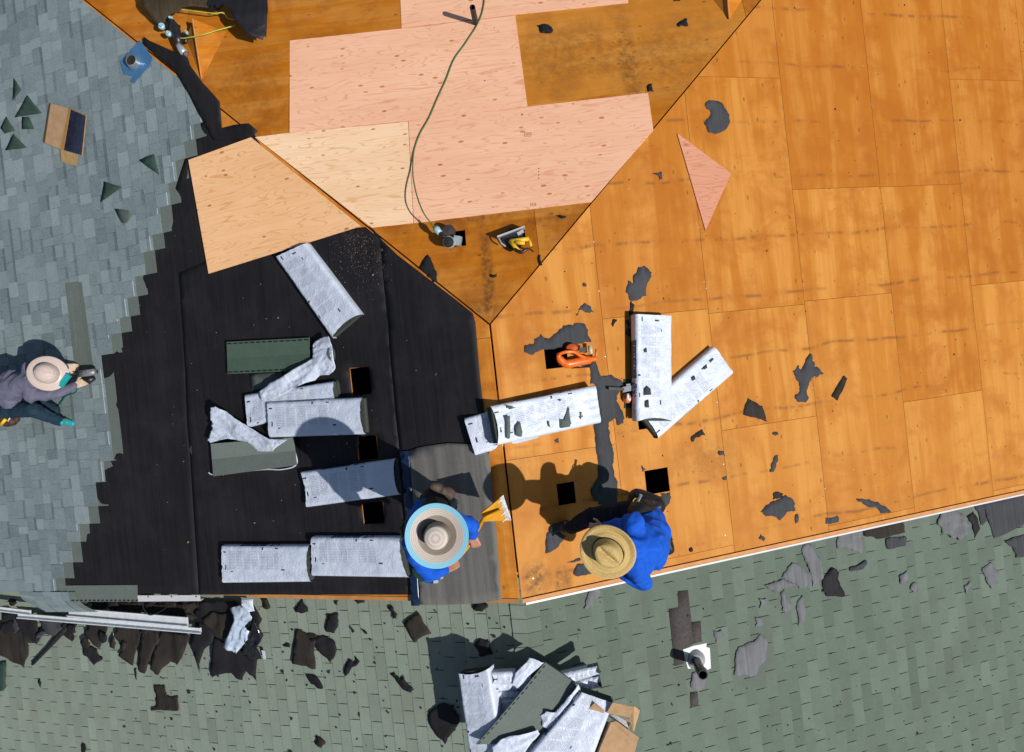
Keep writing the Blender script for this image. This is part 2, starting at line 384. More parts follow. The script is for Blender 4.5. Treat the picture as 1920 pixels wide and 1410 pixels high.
SA = [(1005, 1088, .17, .22, .8), (1055, 1088, .10, .16, .7), (1330, 860, .5, .3, .25), (985, 880, .25, .2, .2)]
SB = [(915, 520, .07, .75, .85), (905, 580, .22, .12, .6), (1180, 120, .12, .9, .5), (880, 410, .8, .06, .5), (1000, 415, .5, .05, .5), (1250, 110, .9, .5, .35), (1060, 100, .7, .5, .35), (460, 160, .5, .6, .3)]
PLY_A = ply_old('old_plywood_right', 'y', L(216, 134, 26, .60), L(236, 162, 68, .63), L(202, 114, 6, .58), True, .58, 0, 0.36, [(at(a, b, 'A'), c, d, e) for a, b, c, d, e in SA])
PLY_B = ply_old('old_plywood_top', 'x', L(198, 118, 16, .88), L(212, 142, 56, .88), L(164, 90, 10, .8), False, 0, .35, 0, [(at(a, b, 'B'), c, d, e) for a, b, c, d, e in SB])
PLY_C = ply_old('old_plywood_left', 'y', L(210, 132, 40, 1.0), L(226, 152, 64, 1.0), L(184, 100, 18, .9), False, 0, .2)
NEW_PINK = ply_new('new_plywood_pink', L(235, 186, 154, 1.03), L(218, 154, 116, .98), L(196, 108, 48, .75))
NEW_CREAM = ply_new('new_plywood_cream', L(238, 203, 168, 1.06), L(216, 168, 116, 1.0), L(176, 112, 62, .8), ks=1.25)
NEW_WARM = ply_new('new_plywood_warm', L(239, 190, 142, 1.1), L(220, 158, 98, 1.05), L(178, 108, 58, .8), ks=1.0)
NEW_OFF = ply_new('new_plywood_offcut', L(232, 168, 136, .66), L(214, 134, 98, .62), L(180, 100, 66, .6), ks=.6)
FELT = felt_mat('roofing_felt', (.0068, .0064, .0078, 1), (.0155, .0135, .0155, 1), .6, .66)
FELT_SC = felt_mat('felt_scrap_grey', (.034, .036, .041, 1), (.052, .055, .062, 1), .3, .85)
FELT_BK = felt_mat('felt_scrap_black', (.009, .0085, .010, 1), (.016, .015, .018, 1), .3, .8)
FELT_BR = felt_mat('torn_shingle_brown', (.015, .0125, .0105, 1), (.034, .028, .023, 1), .5, .9)
FELT_LG = felt_mat('felt_scrap_pale', (.10, .105, .112, 1), (.15, .155, .165, 1), .3, .9)
GREY = shingle_mat('grey_shingles', (.09, .118, .126, 1), (.265, .325, .335, 1), .46)
HEADLAP = shingle_mat('shingle_headlap', (.085, .105, .092, 1), (.18, .21, .185, 1), .36)
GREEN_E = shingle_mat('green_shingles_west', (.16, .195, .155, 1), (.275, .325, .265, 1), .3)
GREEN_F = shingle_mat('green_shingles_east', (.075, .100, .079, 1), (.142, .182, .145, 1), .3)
SLOT = plain('shingle_slot', (.022, .016, .012, 1), .95)
SHG_GREEN = shingle_mat('loose_green_shingle', (.03, .06, .045, 1), (.10, .15, .11, 1), .3)
WRAP = wrap_mat('wrapper_printed'); WRAP_P = wrap_mat('wrapper_plain', False)
RAKE = plain('rake_wood', L(214, 148, 84, .75), .7, .15, 9)
WHITE_M = plain('white_metal', (.60, .60, .61, 1), .35, .04, 8, .5)
GUT_M = plain('gutter_metal', (.66, .69, .72, 1), .35, .1, 12, .5)
STUCCO = plain('stucco', (.45, .40, .33, 1), .9, .1, 6, .2, 0, .4)
DARK = plain('attic_dark', (.012, .010, .008, 1), .95)
BLACK_P = plain('black_plastic', (.012, .012, .013, 1), .4, .2, 30)
STEEL = plain('steel', (.55, .56, .57, 1), .3, .1, 30, .5, .9)
ROLLM = None
def roll_mat():
    n = NT('mineral_roll'); x, y, z = n.xyz(n.P())
    a = n.noise(n.comb(n.ma('MULTIPLY', x, 11), n.ma('MULTIPLY', y, .5), 0), 1, 4, .6); g = n.noise(n.P(), 110, 2)
    c = n.mix(n.mr(a, .3, .72), (.085, .08, .072, 1), (.19, .185, .17, 1)); c = n.mix(n.mr(g, .4, .7, 0, .3), c, (.22, .215, .20, 1))
    n.bump(g, .3, .003); return n.done(c, .9, .2)
ROLLM = roll_mat()

# ------------------------------------------------------------------ ground
g = MB(); g.prism([(-60, -60, -5.6), (60, -60, -5.6), (60, 60, -5.6), (-60, 60, -5.6)], Vector((0, 0, -.3)))
tag(g.build('ground', plain('dry_lawn', (.09, .10, .045, 1), .95, .4, 3)), 'dry lawn around the house', None, None, 'structure')

# ------------------------------------------------------------------ the house and its roofs
HOUSE = thing('house', (0, 0, -5.6), 'house with a half stripped hip roof of orange plywood above a lower green shingled roof', 'house')
YR = -2.56           # line of the rake
XW = 1.22 * math.cos(math.atan(T)); X0 = -.05
GAP = .0036
HOLES = {'A': [holepx([(1208, 882), (1252, 877), (1256, 922), (1213, 927)], 'A'), holepx([(1043, 907), (1077, 903), (1080, 943), (1048, 948)], 'A'),
               holepx([(1020, 655), (1062, 650), (1066, 687), (1024, 693)], 'A'), holepx([(1181, 641), (1222, 637), (1226, 679), (1185, 683)], 'A'),
               holepx([(1192, 764), (1233, 760), (1238, 801), (1199, 805)], 'A')],
         'C': [holepx([(656, 690), (693, 688), (697, 740), (660, 741)], 'C'), holepx([(669, 818), (706, 816), (709, 862), (672, 863)], 'C'),
               holepx([(678, 942), (718, 939), (721, 982), (682, 984)], 'C')],
         'B': [holepx([(843, 433), (872, 431), (874, 461), (845, 463)], 'B'), holepx([(955, 428), (984, 426), (986, 456), (957, 458)], 'B')]}
def deck(face, rects, clips, mat, parent):
    mb = MB(); down = -nrm(face) * .012
    for (x0, y0, x1, y1, tone) in rects:
        rs = [(x0 + GAP / 2, y0 + GAP / 2, x1 - GAP / 2, y1 - GAP / 2)]
        for h in HOLES.get(face, []): rs = minus(rs, h)
        for r in rs:
            p = [(r[0], r[1]), (r[2], r[1]), (r[2], r[3]), (r[0], r[3])]
            for c in clips: p = clip(p, *c)
            if len(p) > 2: mb.prism([(x, y, fz(face, x, y)) for x, y in p], down, tone)
    return tag(mb.build('roof_deck', mat, parent))
rt = random.Random(3)
# right slope: sheets run along the ridge, joints read from the photo
jy = {0: [at(1112, 839, 'A').y], 1: [at(1128, 598, 'A').y], 2: [at(1378, 583, 'A').y, at(1440, 794, 'A').y], 3: [at(1590, 557, 'A').y, at(1475, 356, 'A').y],
      4: [at(1720, 348, 'A').y, at(1768, 743, 'A').y], 5: [at(1850, 150, 'A').y]}
tn = {(2, 1): .30, (2, 0): .75, (1, 0): .45}
rects = []
for k in range(0, 7):
    ys = sorted(jy.get(k, [0.3 + .6 * (k % 2)])); ys = [ys[0] - 2.44 * q for q in (3, 2, 1)] + ys + [ys[-1] + 2.44 * q for q in (1, 2, 3, 4)]
    for a, b in zip(ys, ys[1:]):
        xa = max(0.012, X0 + k * XW); ym = (max(a, YR) + b) / 2; tq = .46 + .13 * (ym + .2) + (.05 if k > 2 else -.05) + rt.uniform(-.16, .16)
        rects.append((xa, max(a, YR), X0 + (k + 1) * XW, b, min(.9, max(.1, tq))) if b > YR else (0, 0, 0, 0, 0))
o = deck('A', [r for r in rects if r[2] > r[0]], [(-1, 1, -.012), (0, 1, 6.5), (1, 0, 7.3)], PLY_A, HOUSE)
o['label'] = 'wide orange plywood slope right of the ridge'
rects = []
for j in range(6):
    y0 = 1.115 + (j - 1) * 1.147; s = -.655 if j % 2 else -1.93
    for i in range(-4, 5):
        rects.append((s + i * 2.46, y0, s + (i + 1) * 2.46, y0 + 1.147, rt.uniform(.45, .7) if not (j == 2 and i == 1) else .12))
o = deck('B', rects, [(1, -1, -.012), (-1, -1, -.012), (0, 1, 6.5)], PLY_B, HOUSE); o['label'] = 'brown plywood hip end with lighter patched sheets'
rects = []
for k in range(7):
    for j in range(-2, 3):
        y0 = -2.56 + (j + (k % 2) * .5) * 2.44; rects.append((-(k + 1) * XW, max(YR, y0), min(-.008, -k * XW), y0 + 2.44, rt.uniform(.4, .6)))
o = deck('C', [r for r in rects if r[3] > YR], [(1, 1, -.012), (-1, 0, 7.6), (0, 1, 6.5)], PLY_C, HOUSE); o['label'] = 'narrow bare plywood strip left of the ridge'

# replacement sheets, nailed flat on the hip end
def new_sheet(poly, face, mat, label, h=.007, tone=.5, name='plywood_sheet', parent=None, thick=.011):
    mb = MB(); mb.prism([at(x, y, face, h) for x, y in poly], -nrm(face) * thick, tone)
    o = mb.build(name, mat, parent); o['label'] = label; return o
new_sheet([(748, -60), (753, 52), (966, 27), (1178, 5), (1172, -60)], 'B', NEW_PINK, 'pink new plywood sheet round the vent pipe', tone=.1, parent=HOUSE)
new_sheet([(543, 76), (753, 53.5), (966, 29), (989, 199), (765, 226), (543, 248)], 'B', NEW_PINK, 'pink new plywood sheet left of the hose', tone=.9, parent=HOUSE, h=.0075)
new_sheet([(766, 227), (989, 200), (1215, 174), (1225, 243), (1108, 378.5), (940, 398), (776, 418)], 'B', NEW_PINK, 'pink new plywood sheet with knot rows reaching the right hip', tone=.3, parent=HOUSE)
new_sheet([(478, 257), (543, 249), (765, 228), (775, 418), (697, 426), (688, 420)], 'B', NEW_CREAM, 'cream new plywood sheet along the left hip', tone=.6, parent=HOUSE, h=.0075)

INK = plain('stamp_ink', (.12, .075, .05, 1), .8)
def bars(lst, label):
    mb = MB()
    for (x0, y0, x1, y1) in lst: mb.prism([at(a, b, 'B', .0085) for a, b in ((x0, y0), (x1, y0), (x1, y1), (x0, y1))], -nrm('B') * .001)
    o = mb.build('grade_stamp', INK, HOUSE); o['label'] = label; o['kind'] = 'stuff'
bars([(983, 248.4, 996, 249), (983, 255, 996, 255.6), (983, 248.4, 983.6, 255.6), (995.4, 248.4, 996, 255.6), (985, 250.5, 994, 251.1), (986, 252.8, 992, 253.4)], 'boxed grade stamp on the pink sheet')
bars([(995 + 3 * i, 380, 995.8 + 3 * i, 387 - (i % 2)) for i in range(4)], 'row of four stamp strokes at the lower edge of the pink sheet')
bars([(1009, 315 + 6 * i, 1011, 317 + 6 * i) for i in range(4)], 'column of stamp dots on the pink sheet')
# rake boards and metal edges
def strip(face, x0, x1, y0, y1, top, th, mb, tone=.5):
    p = [(x0, y0), (x1, y0), (x1, y1), (x0, y1)]
    mb.prism([(x, y, fz(face, x, y) + top) for x, y in p], Vector((0, 0, -th)), tone)
mb = MB(); strip('A', .02, 7.3, YR - .05, YR - .012, -.004, .16, mb, .6); strip('A', .02, 7.3, YR - .011, YR - .001, -.03, .10, mb, .3)
tag(mb.build('rake_board', RAKE, HOUSE))
mb = MB(); strip('A', .05, 7.3, YR - .066, YR - .051, .002, .006, mb); strip('A', .05, 7.3, YR - .070, YR - .0665, .002, .09, mb)
tag(mb.build('drip_edge', WHITE_M, HOUSE))
mb = MB(); strip('C', -3.02, -.02, YR - .045, YR - .006, -.004, .16, mb, .6); tag(mb.build('rake_board', RAKE, HOUSE))
mb = MB(); strip('C', -7.4, -3.0, YR - .03, YR - .004, -.02, .16, mb, .3); tag(mb.build('rake_board', RAKE, HOUSE))
mb = MB(); mb.prism([at(258, 1116.5, 'C', .009), at(375, 1116, 'C', .009), at(376, 1126, 'C', .009), at(258, 1127, 'C', .009)], Vector((0, 0, -.004)))
mb.prism([at(258, 1126, 'C', .0085), at(376, 1125.5, 'C', .0085), at(376, 1127, 'C', .0085), at(258, 1128, 'C', .0085)], Vector((0, 0, -.08)))
dedge = tag(mb.build('drip_edge', WHITE_M, HOUSE)); dedge['label'] = 'short length of white metal edging with three screws'
for q in (278, 322, 368):
    mb = MB(); p = at(q, 1118.5, 'C', .009); mb.lathe([(.0, .006), (.008, .005), (.01, 0)], p, nrm('C'), 8); mb.build('screw', BLACK_P, HOUSE)

# walls, and an attic floor painted near black for the interior shade
def quadwall(mb, pts): 
    mb.add(pts, [(0, 1, 2, 3)])
mb = MB()
mb.prism([(-6.9, -2.2, -3.2), (6.7, -2.2, -3.2), (6.7, 6.0, -3.2), (-6.9, 6.0, -3.2)], Vector((0, 0, -2.4)))
mb.prism([(-6.9, -7.2, -3.78), (6.7, -7.2, -3.78), (6.7, -2.21, -3.78), (-6.9, -2.21, -3.78)], Vector((0, 0, -1.82)))
tag(mb.build('wall', STUCCO, HOUSE))
mb = MB(); zz = lambda x: -T * abs(x) - .02
# gable wall between the two roofs
for sx in (1, -1):
    q = [(0, -2.34, zz(0)), (6.7 * sx, -2.34, zz(6.7)), (6.7 * sx, -2.34, zz(6.7) - .75), (0, -2.34, zz(0) - .75)]
    mb.prism(q, Vector((0, .02, 0)))
tag(mb.build('gable_wall', STUCCO, HOUSE))
mb = MB()
for sx in (1, -1):   # eave boards closing the attic
    x = 7.25 * sx; z = fz('A' if sx > 0 else 'C', x, 0); mb.prism([(x, -2.5, z - .02), (x, 6.4, z - .02), (x, 6.4, z - .3), (x, -2.5, z - .3)], Vector((-.02 * sx, 0, 0)))
z = fz('B', 0, 6.4); mb.prism([(-6.4, 6.42, z - .02), (6.4, 6.42, z - .02), (6.4, 6.42, z - .3), (-6.4, 6.42, z - .3)], Vector((0, -.02, 0)))
tag(mb.build('fascia', RAKE, HOUSE))
mb = MB(); mb.prism([(-7.2, -2.3, -3.15), (7.2, -2.3, -3.15), (7.2, 6.4, -3.15), (-7.2, 6.4, -3.15)], Vector((0, 0, -.02)))
tag(mb.build('attic_floor', DARK, HOUSE))

# lower roof: strip shingles laid as real overlapping tabs
def tabs_roof(face, sgn, mat, seed):
    rnd = random.Random(seed); e = .1325; n = int(9.3 / e); mb = MB(); up = nrm(face)
    for k in range(n):
        xb = (k + 1) * e * sgn; xt = (k * e - .03) * sgn
        if sgn * xt < 0: xt = 0.0
        off = (k % 2) * .1525 + rnd.uniform(-.012, .012); ct = rnd.uniform(-.06, .06)
        j = -1
        while True:
            y1 = YR + .14 - off - j * .305; y0 = y1 - .305; j += 1
            if y1 < -7.4: break
            y1 = min(y1, YR + .14); y0 = max(y0, -7.4)
            if y1 - y0 < .02: continue
            t = .5 + ct + rnd.gauss(0, .12)
            a = y0 + .0043; b = y1 - .0043; s1 = rnd.uniform(-.002, .002)
            lift = .0065 + rnd.uniform(0, .002)
            P = lambda x, y, h: Vector((x, y, fz(face, x, y))) + up * h
            q = [P(xb + s1, a, lift), P(xt, a, .0015), P(xt, b, .0015), P(xb + s1, b, lift)]
            if sgn < 0: q.reverse()
            mb.hexa(q + [v - up * .004 for v in q], t)
    return mb.build('lower_roof', mat, HOUSE)
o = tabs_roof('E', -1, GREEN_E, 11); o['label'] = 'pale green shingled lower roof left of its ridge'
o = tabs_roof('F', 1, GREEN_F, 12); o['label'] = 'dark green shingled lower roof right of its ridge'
mb = MB()
for f, s in (('E', -1), ('F', 1)):
    mb.prism([(x, y, fz(f, x, y) - .003) for x, y in ((0, -7.4), (9.35 * s, -7.4), (9.35 * s, YR + .2), (0, YR + .2))], Vector((0, 0, -.03)))
tag(mb.build('lower_roof_sheathing', SLOT, HOUSE))
mb = MB(); rnd = random.Random(5); y = -7.4   # ridge caps
while y < YR - .1:
    y1 = y + .19; t = rnd.uniform(.35, .6)
    for s in (1, -1):
        f = 'F' if s > 0 else 'E'; q = []
        for (x, yy, h) in ((0, y, .012), (.145 * s, y, .012), (.145 * s, y1, .022), (0, y1, .022)): q.append(Vector((x, yy, fz(f, x, yy) + h)))
        if s < 0: q.reverse()
        mb.hexa(q + [v - Vector((0, 0, .006)) for v in q], t, 1 if s > 0 else 0)
    y += .143
o = mb.build('ridge_cap', [GREEN_E, GREEN_F], HOUSE)

# black felt underlayment on the left slope
def hole_loop(h, face, g=.008):
    return None
HC = [[(656, 690), (692, 688), (697, 739), (660, 741)], [(669, 820), (672, 818), (703, 816), (707, 819), (709, 860), (706, 862), (675, 863), (671, 861)], [(678, 944), (716, 939), (719, 941), (721, 981), (682, 983)]]
felt = []
o = drape('felt_underlayment', [(90, 1112), (150, 860), (150, 700), (200, 600), (330, 350), (352, 280), (385, 215), (388, 170), (398, 176), (410, 189), (415, 240), (472, 250), (520, 310), (450, 500), (345, 525), (352, 700), (375, 1114)], 'C', FELT, .002, .006, 2.6, .10, parent=HOUSE, base=.003)
o['label'] = 'black felt strip beside the grey shingles'
o = drape('felt_underlayment', [(335, 512), (430, 470), (560, 440), (686, 426), (716, 450), (738, 700), (770, 1115), (373, 1115), (352, 800), (344, 640)], 'C', FELT, .002, .007, 2.6, .09, HC, parent=HOUSE, base=.007)
o['label'] = 'black felt strip carrying most of the wrapped bundles'
o = drape('felt_underlayment', [(712, 450), (690, 424), (700, 430), (716, 450), (745, 478), (800, 520), (850, 558), (886, 587), (891, 605), (900, 707), (917, 850), (938, 1116), (771, 1116), (751, 863), (735, 707), (724, 560)], 'C', FELT, .002, .009, 2.6, .09, parent=HOUSE, base=.011)
o['label'] = 'black felt strip nearest the ridge'
o = drape('hip_felt', [(269, 68), (280, 76), (352, 108), (356, 122), (380, 155), (412, 190), (416, 240), (440, 234), (466, 231), (484, 246), (470, 259), (400, 262), (330, 135), (268, 82)], 'C', FELT, .002, .006, 5, .06, parent=HOUSE, base=.026)

# grey shingle field, courses read from its stepped edge
steps = [(406, 222), (388, 255), (371, 291), (355, 334), (342, 379), (327, 432), (310, 465), (295, 511), (278, 552), (263, 590), (248, 621), (232, 660), (233, 862), (218, 902), (204, 948), (188, 981), (171, 1015), (156, 1054), (140, 1084)]
w3 = [at(a, b, 'C') for a, b in steps]
ext = [(-2.60, 2.73), (-2.46, 2.85)]
rows = [(v.x, v.y) for v in w3]
k = 1
while rows[-1][0] > -7.5: rows.append((rows[-1][0] - .1635, YR - .035))
rows = [(rows[0][0] + .15, rows[0][1] + .14)] + rows
EXP = .160; mb = MB(); mh = MB(); rnd = random.Random(21); up = nrm('C')
def PC(x, y, h): return Vector((x, y, fz('C', x, y))) + up * h
for i, (xr, yb) in enumerate(rows):
    xt = xr - .195; xb = xt - (xr - rows[i + 1][0] if i + 1 < len(rows) else .163)   # exposed band xb..xt, headlap xt..xr
    ytop = -xr - .02
    # headlap
    if ytop > yb:
        q = [(xt - .01, yb, .0055), (xr, yb, .004), (xr, -xr - .02, .004), (xt - .01, -xr + .05, .0055)]
        q = [PC(*v) for v in q]; mh.hexa(q + [v - up * .004 for v in q], .45 + rnd.uniform(-.1, .1))
    y = yb; yend = -xb - .03
    while y < yend - .02:
        w = rnd.choice((.11, .13, .16, .18, .21, .25)) * rnd.uniform(.9, 1.1); y1 = min(y + w, yend)
        raised = rnd.random() < .55
        h = .0195 if raised else .016
        t = rnd.choice((.34, .44, .5, .54, .60, .74)) + rnd.uniform(-.06, .06)
        g_ = 0 if not raised else .0
        p = [(xb, y + .0012), (xt + .035, y + .0012), (xt + .035, y1 - .0012), (xb, y1 - .0012)]
        p = clip(p, 1, 1, -.03)
        if len(p) > 2:
            top = [PC(a, b, h - (a - xb) / (xt + .035 - xb) * .008) for a, b in p]; mb.prism(top, -up * .004, t)
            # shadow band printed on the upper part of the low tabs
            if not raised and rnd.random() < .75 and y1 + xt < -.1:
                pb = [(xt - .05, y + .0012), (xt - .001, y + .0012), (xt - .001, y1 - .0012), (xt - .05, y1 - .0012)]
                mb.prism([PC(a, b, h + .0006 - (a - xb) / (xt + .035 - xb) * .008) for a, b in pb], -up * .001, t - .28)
        y = y1
for i in range(1, len(rows) - 1):   # pale release film showing at every step of the working edge
    (xr, yb), (xu, yu) = rows[i], rows[i - 1]
    if yu - yb < .03: continue
    xt = xr - .195; mh.prism([PC(xt - .004, yb + .01, .0105), PC(xt + .006, yb + .01, .0095), PC(xt + .006, yu, .0095), PC(xt - .004, yu, .0105)], -up * .002, .5, 1)
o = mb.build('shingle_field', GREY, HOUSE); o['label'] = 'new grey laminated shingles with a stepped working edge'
o = mh.build('shingle_headlap', [HEADLAP, plain('pale_film', (.42, .48, .48, 1), .6)], HOUSE)
# shingles hanging past the rake at the lower left
def flap():
    vs, fs, tn_ = [], [], []
    xs = [36, 62, 78, 95, 112, 128, 140]; mbx = MB()
    for i in range(len(xs) - 1):
        prev = None
        for j in range(6):
            f = j / 5; dr = .30 * f * f
            def Q(px, top=1110): 
                sh = 34 * f * f * (1 if px > 60 else .3)
                yy = top + (42 * f if px > 50 else 22 * f); p = at(px + sh * (px / 140), yy, 'C', .02 + .008 * (i % 2)); return p - Vector((0, 0, dr * .35))
            a, b = Q(xs[i]), Q(xs[i + 1] + 1)
            if prev: 
                q = [prev[0], a, b, prev[1]]; mbx.hexa(q + [v - Vector((0, 0, .004)) for v in q], random.Random(i * 7 + j).uniform(.35, .7), 1 if i == len(xs) - 2 else 0)
            prev = (a, b)
    return mbx.build('shingle_overhang', [GREY, HEADLAP], HOUSE)
flap()
# starter strip with tar dashes
mb = MB(); mb.prism([at(x, y, 'C', .013) for x, y in ((122, 1098), (257, 1097), (258, 1128), (132, 1128))], -up * .004)
for q in range(134, 256, 8):
    mb.prism([at(x, y, 'C', .0142) for x, y in ((q, 1124.4), (q + 5, 1124.2), (q + 5, 1126.8), (q, 1127))], -up * .001, .5, 1)
mb.build('starter_strip', [HEADLAP, BLACK_P], HOUSE)

# vent pipes
def pipe(px, py, face, top, r, mat, label):
    b = at(px, py, face); mb = MB(); h = top
    mb.lathe([(r, -.1), (r, h), (r * .82, h), (r * .82, h - .25)], b, (0, 0, 1), 20)
    o = mb.build('vent_pipe', mat, HOUSE, True); o['label'] = label; return o, b
pipe(892, 44, 'B', .42, .030, plain('cast_iron', (.02, .018, .015, 1), .6, .2, 30), 'short dark vent pipe on the pink plywood')
pp, b = pipe(1303, 1236, 'F', .46, .050, plain('pipe_black', (.012, .012, .012, 1), .35, .2, 30), 'black vent pipe in a white flashing on the green roof')
mb = MB(); u = nrm('F')
mb.prism([at(x, y, 'F', .012) for x, y in ((1281, 1218), (1300, 1211), (1325, 1206), (1324, 1213), (1331, 1215), (1333, 1253), (1327, 1256), (1322, 1251), (1290, 1254), (1286, 1240))], -u * .004)
o = mb.build('pipe_flashing', plain('white_plate', (.62, .62, .63, 1), .5, .08, 14, .3), HOUSE, False)
mb = MB(); mb.lathe([(.108, .012), (.104, .03), (.072, .075), (.054, .085)], b, (0, 0, 1), 24); mb.build('flashing_collar', plain('grey_collar', (.30, .31, .32, 1), .4, .1, 20), o, True)
# two little triangular vents on the hip end
def dormer(apex, tail, right, left, h, label):
    a = at(*apex, 'B', h); t = at(*tail, 'B', .004); r = at(*right, 'B', .002); l = at(*left, 'B', .002)
    up_ = Vector((0, 0, .012)); mb = MB()
    mb.prism([a, t, r], -up_, .5)
    root = mb.build('roof_vent', PLY_B, HOUSE); root['label'] = label
    mb = MB(); mb.prism([a - up_ * .3, l, t], -up_, .2); mb.build('left_panel', PLY_B, root)
    mb = MB(); mb.tube([a + Vector((-.01, 0, .004)), t + Vector((-.004, 0, .006))], .009, 6); mb.build('ridge_batten', RAKE, root)
    mb = MB(); m = (r + l) / 2 + Vector((0, -.03, 0)); mb.prism([a - up_, r - up_ * .2, l - up_ * .2], Vector((0, -.012, 0)), .2); mb.build('louvre', DARK, root)
dormer((363, 36), (379, 148), (424, 60), (348, 70), .20, 'triangular plywood vent beside the dark felt roll')
dormer((1362, -50), (1368, 36), (1410, -30), (1322, -20), .20, 'triangular vent at the top edge near the right hip')
# nails along the sheet joints
NAIL = plain('nail_steel', (.32, .32, .33, 1), .35, .1, 40, .5, .7)
mbn = MB(); mbn.lathe([(0, .004), (.008, .003), (.010, 0)], at(1451, 80, 'A'), nrm('A'), 8)
nail0 = mbn.build('nail_head', NAIL, HOUSE); cnt = 0
npx = [(1458, 81), (1468, 205), (1474, 294), (1489, 411), (1499, 506), (1513, 625), (1524, 726), (1535, 829), (1547, 916), (1625, 97), (1633, 195), (1642, 295), (1652, 400), (1663, 494), (1676, 602), (1687, 703), (1699, 809), (1709, 853), (1774, 97), (1786, 200), (1797, 290), (1805, 393), (1814, 478), (1848, 775), (1861, 856), (1123, 545), (1311, 426), (1320, 528), (1324, 540), (1345, 754), (1357, 870), (1178, 353), (1113, 453), (1405, 233), (1600, 880), (1145, 909), (1135, 668), (1360, 1003), (1005, 656), (1089, 1064), (1086, 1078), (1000, 1084)]
for q in npx:
    p = at(q[0], q[1], 'A'); c = nail0.copy(); COL.objects.link(c); c.parent = HOUSE
    c.location = p - at(1451, 80, 'A'); cnt += 1

# ------------------------------------------------------------------ loose plywood
def loose_sheet(poly, face, mat, label, h, cat='plywood', name='plywood_sheet', tone=.5, thick=.012):
    mb = MB(); mb.prism([at(x, y, face, h) for x, y in poly], -nrm(face) * thick, tone)
    return tag(mb.build(name, mat), label, cat)
loose_sheet([(353, 300), (470, 257.5), (676, 424), (391, 513)], 'C', NEW_WARM, 'warm tan plywood sheet lying over the black felt left of the hip', .035, tone=.4)
loose_sheet([(1270, 250), (1371, 325), (1323, 432)], 'A', NEW_OFF, 'pink triangular plywood offcut on the orange slope', .016, name='plywood_offcut')

